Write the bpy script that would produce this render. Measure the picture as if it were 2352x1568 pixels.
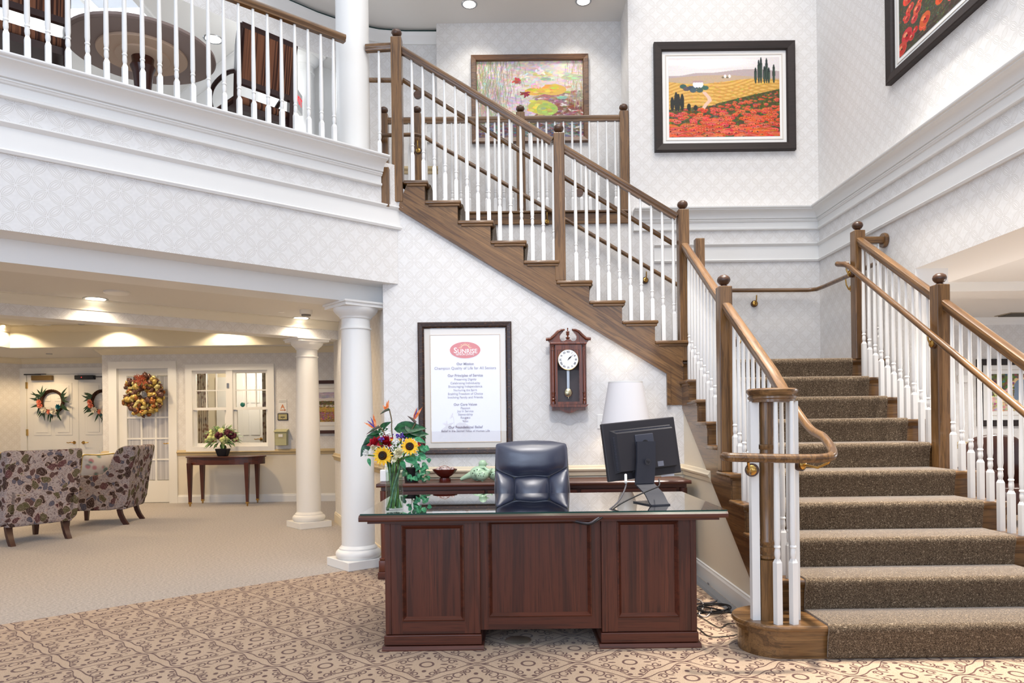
import bpy, bmesh, math, random
import numpy as np
from mathutils import Vector, Matrix
random.seed(7); RNG = np.random.default_rng(7)
for o in list(bpy.data.objects): bpy.data.objects.remove(o)
SC = bpy.context.scene; COL = SC.collection
PI = math.pi
# ---------------------------------------------------------------- camera, world, exposure
F, CU, CV, TH, H = 1634.0, 1176.0, 973.0, 0.012, 1.246       # focal px, principal point, roll, eye height
cd = bpy.data.cameras.new('camera'); cam = bpy.data.objects.new('camera', cd); COL.objects.link(cam)
cd.sensor_fit = 'HORIZONTAL'; cd.sensor_width = 36; cd.lens = F/2352*36; cd.shift_y = (CV-784)/2352
ct, st = math.cos(TH), math.sin(TH)
cam.matrix_world = Matrix(((ct, st, 0, 0), (0, 0, -1, 0), (-st, ct, 0, H), (0, 0, 0, 1)))
cd.clip_start = .05; SC.camera = cam
SC.view_settings.view_transform = 'Standard'; SC.view_settings.look = 'None'
SC.view_settings.exposure = 0.0; SC.view_settings.gamma = 1.0; SC.view_settings.use_curve_mapping = False
W = bpy.data.worlds.new('daylight'); SC.world = W; W.use_nodes = True
W.node_tree.nodes['Background'].inputs[0].default_value = (.78, .86, 1, 1)
W.node_tree.nodes['Background'].inputs[1].default_value = .80
def area(name, loc, rot, sx, sy, power, col=(1, 1, 1)):
    l = bpy.data.lights.new(name, 'AREA'); l.shape = 'RECTANGLE'; l.size = sx; l.size_y = sy; l.energy = power; l.color = col
    o = bpy.data.objects.new(name, l); COL.objects.link(o); o.location = loc; o.rotation_euler = rot; return o
def spot(name, loc, power, ang=110, col=(1, .82, .6), blend=.25, r=.05, tgt=None):
    l = bpy.data.lights.new(name, 'SPOT'); l.energy = power; l.color = col; l.spot_size = math.radians(ang); l.spot_blend = blend
    l.shadow_soft_size = r
    o = bpy.data.objects.new(name, l); COL.objects.link(o); o.location = loc
    if tgt: o.rotation_euler = (Vector(tgt)-Vector(loc)).to_track_quat('-Z', 'Y').to_euler()
    return o
def point(name, loc, power, col=(1, .85, .65), r=.15):
    l = bpy.data.lights.new(name, 'POINT'); l.energy = power; l.color = col; l.shadow_soft_size = r
    o = bpy.data.objects.new(name, l); COL.objects.link(o); o.location = loc; return o
# tall windows of the entrance hall behind the viewer
for x, w, pw, c_ in ((-4.2, 1.7, 130, (.58, .74, 1)), (-.9, 1.7, 85, (.66, .79, 1)), (2.4, 1.7, 40, (.8, .88, 1))):
    area('window_daylight', (x, -3.0, 2.6), (PI/2, 0, 0), w, 3.0, pw, c_)
area('atrium_top_fill', (.9, 2.6, 9.0), (0, 0, 0), 6, 5, 400, (1, .95, .89))  # broad overhead fill added to lighten floor and stair treads
spot('landing_downlight', (2.3, 6.75, 7.8), 320, 44, (1, .86, .68), .9, .1)
spot('lobby_fill_spot', (.2, 1.4, 6.4), 640, 42, (1, .95, .92), 1, .2, (.15, 6.2, 1.45))  # added fill without a fixture, brightens the wall behind the desk
for y in (3.7, 5.2): spot('stair_downlight', (2.35, y, 8.0), 3500, 34, (1, .93, .84), .9, .12)
# ---------------------------------------------------------------- pixel to world
def ray(u, v):
    a, b = u-CU, v-CV
    return (a-TH*b)/F, -(b+TH*a)/F
def at(u, v, Y):
    x, z = ray(u, v); return Vector((x*Y, Y, H+z*Y))
def atz(u, v, z):
    x, k = ray(u, v); Y = (z-H)/k; return Vector((x*Y, Y, z))
AN = math.radians(40.5); E1 = Vector((math.cos(AN), math.sin(AN), 0)); NN = Vector((-E1.y, E1.x, 0))
def sn(s, n, z): return E1*s+NN*n+Vector((0, 0, z))
# ---------------------------------------------------------------- node maths
class S:
    def __init__(s, t, o): s.t, s.o = t, o
    def m(s, op, b=None, c=None, clamp=False):
        n = s.t.nodes.new('ShaderNodeMath'); n.operation = op; n.use_clamp = clamp
        for i, q in enumerate((s, b, c)):
            if q is None: continue
            if isinstance(q, S): s.t.links.new(q.o, n.inputs[i])
            else: n.inputs[i].default_value = q
        return S(s.t, n.outputs[0])
    def __add__(s, b): return s.m('ADD', b)
    __radd__ = __add__
    def __sub__(s, b): return s.m('SUBTRACT', b)
    def __rsub__(s, b): return (s*-1)+b
    def __mul__(s, b): return s.m('MULTIPLY', b)
    __rmul__ = __mul__
    def __truediv__(s, b): return s.m('DIVIDE', b)
    def ab(s): return s.m('ABSOLUTE')
    def fr(s): return s.m('FRACT')
    def sin(s): return s.m('SINE')
    def sqrt(s): return s.m('SQRT')
    def mn(s, b): return s.m('MINIMUM', b)
    def mx(s, b): return s.m('MAXIMUM', b)
    def lt(s, b): return s.m('LESS_THAN', b)
    def ss(s, lo, hi):
        n = s.t.nodes.new('ShaderNodeMapRange'); n.interpolation_type = 'SMOOTHSTEP'
        s.t.links.new(s.o, n.inputs[0]); n.inputs[1].default_value = lo; n.inputs[2].default_value = hi
        return S(s.t, n.outputs[0])
def hyp(a, b): return (a*a+b*b).sqrt()
def lin(c):
    return tuple((x/12.92 if x <= .04045 else ((x+.055)/1.055)**2.4) for x in c)
def rgb(r, g, b): return (*lin((r/255, g/255, b/255)), 1)
class M:
    def __init__(s, name, rough=.5, spec=.5, metal=0):
        s.m = bpy.data.materials.new(name); s.m.use_nodes = True; s.t = s.m.node_tree
        s.b = s.t.nodes['Principled BSDF']; s.b.inputs['Roughness'].default_value = rough
        s.b.inputs['Specular IOR Level'].default_value = spec; s.b.inputs['Metallic'].default_value = metal
    def col(s, c):
        i = s.b.inputs['Base Color']
        if isinstance(c, tuple): i.default_value = c
        else: s.t.links.new(c, i)
        return s
    def xyz(s, kind='pos'):
        if kind == 'pos': o = s.t.nodes.new('ShaderNodeNewGeometry').outputs['Position']
        elif kind == 'uv': o = s.t.nodes.new('ShaderNodeTexCoord').outputs['UV']
        elif kind == 'gen': o = s.t.nodes.new('ShaderNodeTexCoord').outputs['Generated']
        else: o = s.t.nodes.new('ShaderNodeTexCoord').outputs['Object']
        s.vec = o; n = s.t.nodes.new('ShaderNodeSeparateXYZ'); s.t.links.new(o, n.inputs[0])
        return [S(s.t, k) for k in n.outputs]
    def mapped(s, kind, sc):
        s.xyz(kind); n = s.t.nodes.new('ShaderNodeMapping'); s.t.links.new(s.vec, n.inputs[0]); n.inputs['Scale'].default_value = sc
        return n.outputs[0]
    def noise(s, vec, scale, detail=3, rough=.5, dist=0):
        n = s.t.nodes.new('ShaderNodeTexNoise'); s.t.links.new(vec, n.inputs['Vector'])
        n.inputs['Scale'].default_value = scale; n.inputs['Detail'].default_value = detail
        n.inputs['Roughness'].default_value = rough; n.inputs['Distortion'].default_value = dist
        return S(s.t, n.outputs['Fac'])
    def vor(s, vec, scale, out='Distance', feat='F1'):
        n = s.t.nodes.new('ShaderNodeTexVoronoi'); n.feature = feat; s.t.links.new(vec, n.inputs['Vector']); n.inputs['Scale'].default_value = scale
        return S(s.t, n.outputs[out]) if out != 'Color' else n.outputs['Color']
    def mix(s, f, a, b):
        n = s.t.nodes.new('ShaderNodeMix'); n.data_type = 'RGBA'
        if isinstance(f, S): s.t.links.new(f.o, n.inputs[0])
        else: n.inputs[0].default_value = f
        for q, i in ((a, 6), (b, 7)):
            if isinstance(q, tuple): n.inputs[i].default_value = q
            else: s.t.links.new(q, n.inputs[i])
        return n.outputs[2]
    def bump(s, h, strength=.3, dist=.01):
        n = s.t.nodes.new('ShaderNodeBump'); n.inputs['Strength'].default_value = strength; n.inputs['Distance'].default_value = dist
        s.t.links.new(h.o, n.inputs['Height']); s.t.links.new(n.outputs[0], s.b.inputs['Normal']); return s
def plain(name, c, rough=.5, spec=.5, metal=0, **k):
    m = M(name, rough, spec, metal).col(rgb(*c))
    for a, v in k.items(): m.b.inputs[a.replace('_', ' ')].default_value = v
    return m.m
def speck(name, c, c2, scale=300, rough=.8, amt=1., bump=0):
    m = M(name, rough, .3); m.xyz('pos'); n = m.noise(m.vec, scale, 2).ss(.35, .65)*amt
    m.col(m.mix(n, rgb(*c), rgb(*c2)))
    if bump: m.bump(n, bump, .004)
    return m.m
SLOPE = math.atan(.178/.2855)
def wood(name, axis, dark, mid, light, rough=.35, k=1., coat=0):
    m = M(name, rough, .5)
    a, b = 36*k, 1.5*k
    sc = {'x': (b, a, a), 'y': (a, b, a), 'z': (a, a, b)}[axis[0]]
    v = m.mapped('pos', sc if len(axis) == 1 else (1, 1, 1))
    if len(axis) > 1:      # grain along a rail that follows the stair slope
        v.node.inputs['Rotation'].default_value = (0, 0, -AN) if axis[1] == 'e' else (0, -SLOPE, 0) if axis[0] == 'x' else (-SLOPE, 0, 0)
        n = m.t.nodes.new('ShaderNodeMapping'); m.t.links.new(v, n.inputs[0]); n.inputs['Scale'].default_value = sc; v = n.outputs[0]
    n1 = m.noise(v, .55, 4, .55, .6); n2 = m.noise(v, 5.5, 3, .6)
    g = ((n1*34).sin()*.5+.5)
    c = m.mix(n1.ss(.3, .7), rgb(*mid), rgb(*light))
    c = m.mix(g.ss(.55, .98)*.42, c, rgb(*dark)); c = m.mix(n2.ss(.48, .75)*.6, c, rgb(*dark))
    m.col(c); m.b.inputs['Coat Weight'].default_value = coat; m.b.inputs['Coat Roughness'].default_value = .15
    return m.m
OAK = {a: wood('oak_'+a, a, (46, 28, 12), (98, 66, 34), (138, 101, 60), .34, 1, .35) for a in ('x', 'y', 'z', 'xs', 'ys', 'xe')}
MAH = {a: wood('cherry_'+a, a, (40, 16, 9), (72, 31, 19), (98, 47, 29), .4, .5, .12) for a in 'xyz'}
DARKW = wood('walnut', 'x', (40, 24, 16), (70, 44, 28), (92, 60, 38), .35, 1, .2)
WHITE = plain('white_paint', (236, 235, 232), .38)
WHITEM = plain('white_matte', (238, 237, 234), .8, .2)
CEIL = plain('ceiling_paint', (228, 226, 222), .9, .1)
CREAM = plain('cream_paint', (226, 216, 196), .55, .3)
TAN = plain('tan_paint', (196, 176, 138), .5, .3)
BRASS = plain('brass', (200, 160, 90), .22, .5, 1)
STEEL = plain('steel', (170, 172, 176), .3, .5, 1)
BLACK = plain('black_plastic', (30, 30, 34), .45)
BLACKF = plain('black_frame', (38, 27, 24), .4)
def mk_glass(name, c=(1, 1, 1), rough=0, ior=1.5, gain=1.):
    m = bpy.data.materials.new(name); m.use_nodes = True; t = m.node_tree; t.nodes.clear()
    o = t.nodes.new('ShaderNodeOutputMaterial'); g = t.nodes.new('ShaderNodeBsdfGlossy'); tr = t.nodes.new('ShaderNodeBsdfTransparent')
    g.inputs['Roughness'].default_value = rough; tr.inputs[0].default_value = (*c, 1)
    f = t.nodes.new('ShaderNodeFresnel'); f.inputs[0].default_value = ior
    mx = t.nodes.new('ShaderNodeMixShader')
    gn = t.nodes.new('ShaderNodeNewGeometry'); ff = (S(t, f.outputs[0])*gain).mn(1)*(1-S(t, gn.outputs['Backfacing'])); t.links.new(ff.o, mx.inputs[0]); t.links.new(tr.outputs[0], mx.inputs[1]); t.links.new(g.outputs[0], mx.inputs[2]); t.links.new(mx.outputs[0], o.inputs[0])
    return m
GLASS = mk_glass('pane_glass')
def emit(name, c, s):
    m = M(name); m.col(rgb(*c)); m.b.inputs['Emission Color'].default_value = rgb(*c); m.b.inputs['Emission Strength'].default_value = s; return m.m
LAMPON = emit('lamp_glow', (255, 246, 230), 9)
# wallpaper: interlaced petal lattice in metres, mesh UV
def mk_paper(name, base, line, a=.1188):
    m = M(name, .6, .25); u, v, _ = m.xyz('uv')
    p = (u+v)*(.70711/a); q = (u-v)*(.70711/a)
    ax = (p.fr()-.5).ab(); ay = (q.fr()-.5).ab()
    mm = ax.mx(ay); mi = ax.mn(ay)
    g = .7071-hyp(1-mm, mi)
    ln = None
    for c in (.012, .085):
        k = 1-((g-c).ab()).ss(.002, .015)
        ln = k if ln is None else ln.mx(k)
    ln = ln*(hyp(mm-.5, mi-.5)).ss(.04, .09)          # the strokes stop short of the crossing
    ln = ln.mx((1-(.5-mm).ss(.002, .014))*(1-mi.ss(.26, .30)))
    ins = g.ss(-.005, .01)
    n = m.noise(m.vec, 40, 2)
    c = m.mix(n.ss(.3, .7), rgb(*base), rgb(*[x-5 for x in base])); c = m.mix(ins*.25, c, rgb(*[min(255, x+6) for x in base]))
    c = m.mix(ln*.75, c, rgb(*line)); m.col(c); m.bump(ln, .12, .002)
    return m.m
PAPER = mk_paper('wallpaper', (230, 228, 226), (178, 170, 161))
# stair tweed carpet
def mk_tweed(name, c0, c1, c2, sc=1., sheen=0):
    m = M(name, .95, .1); m.b.inputs['Sheen Weight'].default_value = sheen; m.b.inputs['Sheen Roughness'].default_value = .35; m.b.inputs['Sheen Tint'].default_value = (1, .90, .80, 1); x, y, z = m.xyz('pos')
    n = m.noise(m.vec, 420*sc, 1, .6); n2 = m.noise(m.vec, 150*sc, 2, .6)
    v = m.mapped('pos', (60, 60, 2)); st = m.noise(v, 1., 2)
    c = m.mix(n.ss(.38, .62), rgb(*c0), rgb(*c1)); c = m.mix(n2.ss(.55, .7)*.7, c, rgb(*c2)); c = m.mix(st.ss(.45, .75)*.25, c, rgb(*c0))
    m.col(c); m.bump(n, .5, .004); return m.m
TWEED = mk_tweed('stair_tweed', (46, 36, 27), (124, 106, 86), (170, 152, 128), .7, 1.)
def mk_plainc():
    m = M('plain_carpet', .95, .1); m.b.inputs['Sheen Weight'].default_value = .35; m.b.inputs['Sheen Tint'].default_value = (1, .95, .9, 1)
    v = m.mapped('pos', (45, 130, 45)); n = m.noise(v, 1., 3, .7); n2 = m.noise(v, 4, 2, .6)
    c = m.mix(n.ss(.35, .65), rgb(126, 118, 112), rgb(186, 178, 171)); c = m.mix(n2.ss(.52, .7)*.5, c, rgb(206, 198, 190)); m.col(c); m.bump(n, .3, .003); return m.m
PLAINC = mk_plainc()
def mk_carpet():
    m = M('patterned_carpet', .95, .1); x, y, z = m.xyz('pos')
    w = m.noise(m.vec, 9, 2)
    x = x+(w-.5)*.012; y = y+(w-.5)*.012
    A, Bb = .528, .48
    def motif(ox, oy):
        ax = (((x+ox)/A).fr()-.5).ab()*A; ay = (((y+oy)/Bb).fr()-.5).ab()*Bb
        p = (1-((hyp(ax, ay*.9)-.034).ab()).ss(.004, .008))
        def dot(cx, cy, kx, ky, r): return 1-hyp((ax-cx)*kx, (ay-cy)*ky).ss(r*.75, r)
        p = p.mx(dot(0, .098, 1, .75, .014)).mx(dot(.092, 0, .4, 1, .0095)).mx(dot(.155, .0, .6, 1.2, .006)).mx(dot(.026, .178, .7, .8, .011))
        for cx, cy, r, gx, gy in ((.082, .082, .030, -1, -1), (.132, .040, .020, 1, -1), (.048, .135, .018, 1, 1)):
            d = hyp(ax-cx, (ay-cy)*.85)
            gap = ((ax-cx)*gx).ss(.000, .012)*((ay-cy)*gy).ss(.000, .012)
            p = p.mx((1-((d-r).ab()).ss(.0022, .006))*(1-gap)).mx((1-((d-r*.48).ab()).ss(.002, .0055))*(((ax-cx)*gx).ss(-.004, .004)))
        t = (1-ax/.246).mx(0)
        vy = t.m('POWER', 1.2)*.218+((ax*52).sin())*.017*t
        p = p.mx((1-((ay-vy).ab()).ss(.0028, .0075))*ax.lt(.246))
        p = p.mx((1-ay.ss(.004, .007))*(1-ax.lt(.205)))
        return p
    p = motif(.195, -.10).mx(motif(.195+A/2, -.10+Bb/2))
    n = m.noise(m.vec, 330, 1, .6); n2 = m.noise(m.vec, 3, 3); sp = m.noise(m.mapped('pos', (40, 260, 1)), 1., 2)
    c = m.mix(n.ss(.35, .65), rgb(144, 118, 92), rgb(200, 176, 150)); c = m.mix(n2.ss(.4, .7)*.35, c, rgb(192, 168, 144)); c = m.mix(sp.ss(.5, .8)*.4, c, rgb(150, 122, 96)); m.b.inputs['Sheen Weight'].default_value = .2
    dk = m.mix(n.ss(.3, .7), rgb(58, 32, 26), rgb(96, 56, 46))
    m.col(m.mix(p*.95, c, dk)); m.bump(n, .4, .004); return m.m
CARPET = mk_carpet()
# ---------------------------------------------------------------- mesh builder
ORIG = {}
def tag(o, label, cat, group=None, kind=None):
    o['label'] = label
    if cat: o['category'] = cat
    if group: o['group'] = group
    if kind: o['kind'] = kind
    return o
def thing(name, label, cat, loc=(0, 0, 0), rot=0, group=None, world=True):
    o = bpy.data.objects.new(name, None); COL.objects.link(o); o.empty_display_size = .1
    o.location = loc; o.rotation_euler = (0, 0, rot)
    if world: ORIG[o.name] = Vector(loc)
    return tag(o, label, cat, group)
class B:
    def __init__(s): s.bm = bmesh.new(); s.uvl = None
    def _uv(s):
        if s.uvl is None: s.uvl = s.bm.loops.layers.uv.verify()
        return s.uvl
    def face(s, pts, uv=None):
        f = s.bm.faces.new([s.bm.verts.new(p) for p in pts])
        if uv:
            L = s._uv()
            for l, q in zip(f.loops, uv): l[L].uv = q
        return s
    def box(s, x0, x1, y0, y1, z0, z1, bev=0):
        c = [(x, y, z) for z in (z0, z1) for y in (y0, y1) for x in (x0, x1)]
        v = [s.bm.verts.new(p) for p in c]
        fs = [s.bm.faces.new([v[i] for i in q]) for q in ((0, 2, 3, 1), (4, 5, 7, 6), (0, 1, 5, 4), (2, 6, 7, 3), (0, 4, 6, 2), (1, 3, 7, 5))]
        if bev:
            es = list({e for f in fs for e in f.edges}); bmesh.ops.bevel(s.bm, geom=es, offset=bev, segments=2, affect='EDGES', profile=.5)
        return s
    def hexa(s, p):          # eight corners: bottom four ccw, top four ccw
        v = [s.bm.verts.new(q) for q in p]
        for q in ((3, 2, 1, 0), (4, 5, 6, 7), (0, 1, 5, 4), (1, 2, 6, 5), (2, 3, 7, 6), (3, 0, 4, 7)): s.bm.faces.new([v[i] for i in q])
        return s
    def boxsn(s, s0, s1, n0, n1, z0, z1):
        q = ((s0, n0), (s1, n0), (s1, n1), (s0, n1))
        return s.hexa([sn(a, b, z0) for a, b in q]+[sn(a, b, z1) for a, b in q])
    def prism(s, pts, ax, a0, a1):    # polygon in the other two axes extruded along ax
        def P(p, a):
            return {'x': (a, p[0], p[1]), 'y': (p[0], a, p[1]), 'z': (p[0], p[1], a)}[ax]
        v0 = [s.bm.verts.new(P(p, a0)) for p in pts]; v1 = [s.bm.verts.new(P(p, a1)) for p in pts]; n = len(pts)
        s.bm.faces.new(v0); s.bm.faces.new(v1[::-1])
        for i in range(n): s.bm.faces.new((v0[i], v0[(i+1) % n], v1[(i+1) % n], v1[i]))
        return s
    def lathe(s, prof, c=(0, 0, 0), seg=24, axis='z', caps=True, sx=1, sy=1):
        rings = []
        for r, h in prof:
            ring = []
            for i in range(seg):
                a = 2*PI*i/seg; x, y = r*math.cos(a)*sx, r*math.sin(a)*sy
                p = {'z': (x, y, h), 'y': (x, h, y), 'x': (h, x, y)}[axis]
                ring.append(s.bm.verts.new((c[0]+p[0], c[1]+p[1], c[2]+p[2])))
            rings.append(ring)
        for a, b in zip(rings, rings[1:]):
            for i in range(seg): s.bm.faces.new((a[i], a[(i+1) % seg], b[(i+1) % seg], b[i]))
        if caps:
            if prof[0][0] > 1e-5: s.bm.faces.new(rings[0][::-1])
            if prof[-1][0] > 1e-5: s.bm.faces.new(rings[-1])
        return s
    def ball(s, c, r, seg=12, rings=8, sc=(1, 1, 1), rot=None):
        m = Matrix.Translation(c)
        if rot is not None: m = m @ rot
        m = m @ Matrix.Diagonal((*[r*k for k in sc], 1))
        bmesh.ops.create_uvsphere(s.bm, u_segments=seg, v_segments=rings, radius=1, matrix=m); return s
    def sweep(s, prof, path, up=Vector((0, 0, 1)), closed=False):   # prof (side, up); path 3d points
        P = [Vector(p) for p in path]; rings = []; n = len(P)
        for i, p in enumerate(P):
            t0 = (P[i]-P[i-1]) if i else (P[1]-P[0]); t1 = (P[i+1]-P[i]) if i < n-1 else (P[i]-P[i-1])
            t0.normalize(); t1.normalize(); t = (t0+t1).normalized()
            sd = t.cross(up).normalized(); u = sd.cross(t)
            k = 1/max(.5, t.dot(t1)); hz = abs(t0.z-t1.z) < 1e-4
            rings.append([s.bm.verts.new(p+sd*a*(k if hz else 1)+u*b*(1 if hz else k)) for a, b in prof])
        m = len(prof)
        for a, b in zip(rings, rings[1:]):
            for i in range(m): s.bm.faces.new((a[i], a[(i+1) % m], b[(i+1) % m], b[i]))
        s.bm.faces.new(rings[0][::-1]); s.bm.faces.new(rings[-1]); return s
    def tube(s, path, r, seg=10):
        rr = r if isinstance(r, (list, tuple)) else [r]*len(path)
        P = [Vector(p) for p in path]; n = len(P); rings = []; ref = None
        for i, p in enumerate(P):
            t = (P[min(i+1, n-1)]-P[max(i-1, 0)]).normalized()
            if ref is None: ref = Vector((0, 0, 1)) if abs(t.z) < .9 else Vector((1, 0, 0))
            sd = t.cross(ref).normalized(); u = sd.cross(t); ref = u
            rings.append([s.bm.verts.new(p+(sd*math.cos(2*PI*k/seg)+u*math.sin(2*PI*k/seg))*rr[i]) for k in range(seg)])
        for a, b in zip(rings, rings[1:]):
            for i in range(seg): s.bm.faces.new((a[i], a[(i+1) % seg], b[(i+1) % seg], b[i]))
        s.bm.faces.new(rings[0][::-1]); s.bm.faces.new(rings[-1]); return s
    def trim(s, prof, path):   # prof (out, z); path 2d, out is to the right of the direction
        P = [Vector((*p, 0)) for p in path]; n = len(P); rings = []
        for i in range(n):
            ds = []
            if i: ds.append((P[i]-P[i-1]).normalized())
            if i < n-1: ds.append((P[i+1]-P[i]).normalized())
            ns = [Vector((d.y, -d.x, 0)) for d in ds]
            mt = ns[0] if len(ns) == 1 else (ns[0]+ns[1])/(1+ns[0].dot(ns[1]))
            rings.append([s.bm.verts.new(P[i]+mt*a+Vector((0, 0, z))) for a, z in prof])
        m = len(prof)
        for a, b in zip(rings, rings[1:]):
            for i in range(m): s.bm.faces.new((a[i], a[(i+1) % m], b[(i+1) % m], b[i]))
        s.bm.faces.new(rings[0][::-1]); s.bm.faces.new(rings[-1]); return s
    def wall(s, p0, p1, z0, z1, out=None):   # vertical quad with metre UV
        a, b = Vector(p0), Vector(p1); L = (b-a).length; u0 = a.x*.7+a.y*.5
        return s.face([(a.x, a.y, z0), (b.x, b.y, z0), (b.x, b.y, z1), (a.x, a.y, z1)], [(u0, z0), (u0+L, z0), (u0+L, z1), (u0, z1)])
    def xf(s, mat): bmesh.ops.transform(s.bm, matrix=mat, verts=s.bm.verts[:]); return s
    def obj(s, name, mat, parent=None, smooth=None, sub=0, bevel=0):
        bmesh.ops.recalc_face_normals(s.bm, faces=s.bm.faces[:])
        if parent is not None:
            root = parent
            while root.parent: root = root.parent
            if root.name in ORIG: bmesh.ops.translate(s.bm, verts=s.bm.verts[:], vec=-ORIG[root.name])
        me = bpy.data.meshes.new(name); s.bm.to_mesh(me); s.bm.free()
        for m in (mat if isinstance(mat, (list, tuple)) else [mat]): me.materials.append(m)
        if smooth is not None:
            me.polygons.foreach_set('use_smooth', [True]*len(me.polygons))
            if smooth < 180: me.set_sharp_from_angle(angle=math.radians(smooth))
        o = bpy.data.objects.new(name, me); COL.objects.link(o)
        if parent is not None: o.parent = parent
        if bevel:
            b = o.modifiers.new('bevel', 'BEVEL'); b.width = bevel; b.segments = 2; b.limit_method = 'ANGLE'
        if name in SPLIT: split_islands(o)
        if sub:
            b = o.modifiers.new('sub', 'SUBSURF'); b.levels = sub; b.render_levels = sub
        return o
SPLIT = {'stile', 'rail', 'corner_post', 'toggle', 'casing', 'square_post', 'port', 'pendulum_rod', 'lower_sash', 'back_rail'}
def split_islands(o):       # every loose piece of the mesh becomes a part of its own
    me = o.data; bm = bmesh.new(); bm.from_mesh(me); bm.verts.ensure_lookup_table(); seen = set(); isl = []
    for v in bm.verts:
        if v.index in seen: continue
        st_, g = [v], set()
        while st_:
            w = st_.pop()
            if w.index in g: continue
            g.add(w.index); st_ += [e.other_vert(w) for e in w.link_edges if e.other_vert(w).index not in g]
        seen |= g; isl.append(g)
    bm.free()
    for k, g in enumerate(isl[1:]+isl[:1]):
        b2 = bmesh.new(); b2.from_mesh(me); b2.verts.ensure_lookup_table()
        bmesh.ops.delete(b2, geom=[v for v in b2.verts if v.index not in g], context='VERTS')
        if k < len(isl)-1:
            m2 = bpy.data.meshes.new(me.name); b2.to_mesh(m2)
            for m in me.materials: m2.materials.append(m)
            c = bpy.data.objects.new(o.name.split('.')[0], m2); COL.objects.link(c); c.parent = o.parent
        else: b2.to_mesh(me)
        b2.free()
def struct(name, b, mat, label, cat=None, smooth=None):
    o = b.obj(name, mat, None, smooth); return tag(o, label, cat or name.split('_')[0], None, 'structure')
def put(o, name, loc, parent):     # a copy of a part that shares its mesh
    c = o.copy(); c.name = name; COL.objects.link(c); c.location = loc; c.parent = parent; return c
def meshput(me, name, loc, parent, rot=None):
    c = bpy.data.objects.new(name, me); COL.objects.link(c); root = parent
    while root.parent: root = root.parent
    c.location = Vector(loc)-ORIG.get(root.name, Vector()); c.parent = parent
    if rot: c.rotation_euler = rot
    return c
def copytree(o, parent=None):
    c = o.copy(); COL.objects.link(c)
    if parent: c.parent = parent
    for ch in list(o.children): copytree(ch, c)
    return c
def mesh_only(b, name, mat, smooth=None):
    o = b.obj(name, mat, None, smooth); me = o.data; bpy.data.objects.remove(o); return me
def curve_pts(pts, n=5):      # catmull-rom
    P = [Vector(p) for p in pts]; P = [P[0]*2-P[1]]+P+[P[-1]*2-P[-2]]; out = []
    for i in range(1, len(P)-2):
        for k in range(n):
            t = k/n; a, b_, c_, d = P[i-1:i+3]
            out.append(.5*((2*b_)+(c_-a)*t+(2*a-5*b_+4*c_-d)*t*t+(3*b_-a-3*c_+d)*t**3))
    return out+[P[-2]]
# ================================================================ SETTING
YW, YB, YH, XR = 6.234, 7.66, 8.17, 3.33       # desk wall, landing wall, picture wall of the hall, right wall
RI, RU = .178, .2855                           # riser, run
ZU, ZS, ZC = 19*RI, 2.482, 5.85                # upper floor, soffit, upper ceiling
CX, CW = -.984, -1.118
def poly(pts, z): return [(p[0], p[1], z) for p in pts]
# floors: patterned carpet up to the line below the beam, plain carpet beyond
nb = 5.60
pA, pB = sn(-12, nb, 0), sn(3.6, nb, 0)
struct('floor', B().face(poly([(-9, -4), (9, -4), (9, 11.5), (pB.x+.4, 11.5), (pB.x, pB.y), (pA.x, pA.y)], 0)), CARPET, 'tan carpet with brown scroll and ring pattern under the desk', 'floor')
struct('floor', B().face(poly([(pA.x, pA.y), (pB.x, pB.y), (pB.x+.4, 11.5), (pB.x+.4, 16), (-16, 16)], 0)), PLAINC, 'plain beige carpet of the lounge behind the columns', 'floor')
# desk wall, cut by the stair slope
def nosex(x): return (12+(1.29-x)/RU)*RI       # nosing line of the upper flight
b = B(); pts = [(CW, 0), (1.505, 0), (1.505, 1.6), (1.376, 1.78), (CX, nosex(CX)-.2), (CX, ZS), (CW, ZS)]
b.face([(x, YW, z) for x, z in pts], [(x, z) for x, z in pts])
b.face([(CW, YW, 0), (CW, YW+.16, 0), (CW, YW+.16, ZS), (CW, YW, ZS)], [(0, 0), (.16, 0), (.16, ZS), (0, ZS)])
struct('wall_desk', b, PAPER, 'pale petal wallpaper wall behind the reception desk')
b = B(); b.box(CW-.004, 1.503, YW-.006, YW, 0, .85)
struct('trim_1', b, CREAM, 'plain cream panel below the chair rail behind the credenza', 'panel')
CHR = [(0, -.055), (.012, -.05), (.016, -.02), (.03, -.008), (.034, .006), (.022, .016), (.016, .034), (.0, .04)]
def chair_rail(name, path, z, label, mat=None):
    return struct(name, B().trim([(a, z+c) for a, c in CHR], path), mat or TAN, label, 'chair rail')
chair_rail('trim_2', [(CW, YW-.006), (1.503, YW-.006), (1.503, 5.36)], .838, 'tan chair rail behind the credenza turning along the stair side', plain('rail_tan', (224, 210, 184), .45))
BASE = [(0, 0), (.016, 0), (.016, .10), (.010, .115), (.010, .125), (0, .13)]
def baseboard(name, path, label, mat=WHITE): return struct(name, B().trim(BASE, path), mat, label, 'baseboard')
# wall under the lower flight
b = B(); y0 = 3.97
def nosey(y): return RI*(1+(y-3.684)/.286)
b.face([(1.505, YW, 0), (1.505, 4.0, 0), (1.505, 4.0, .02), (1.505, 4.3, nosey(4.3)-.36), (1.505, YW, nosey(YW)-.36)])
struct('wall_stair', b, CREAM, 'plain cream side wall under the lower stair flight')
b = B().face([(1.502, 5.22, .9), (1.502, YW, .9), (1.502, YW, nosey(YW)-.37), (1.502, 5.25, nosey(5.25)-.37)], [(5.22, .9), (YW, .9), (YW, nosey(YW)-.37), (5.25, nosey(5.25)-.37)])
baseboard('baseboard_stair', [(1.505, YW), (1.505, 4.15)], 'white baseboard along the cream stair side wall')
baseboard('baseboard_desk', [(CW, YW-.006), (1.49, YW-.006)], 'white baseboard behind the credenza')
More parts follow.
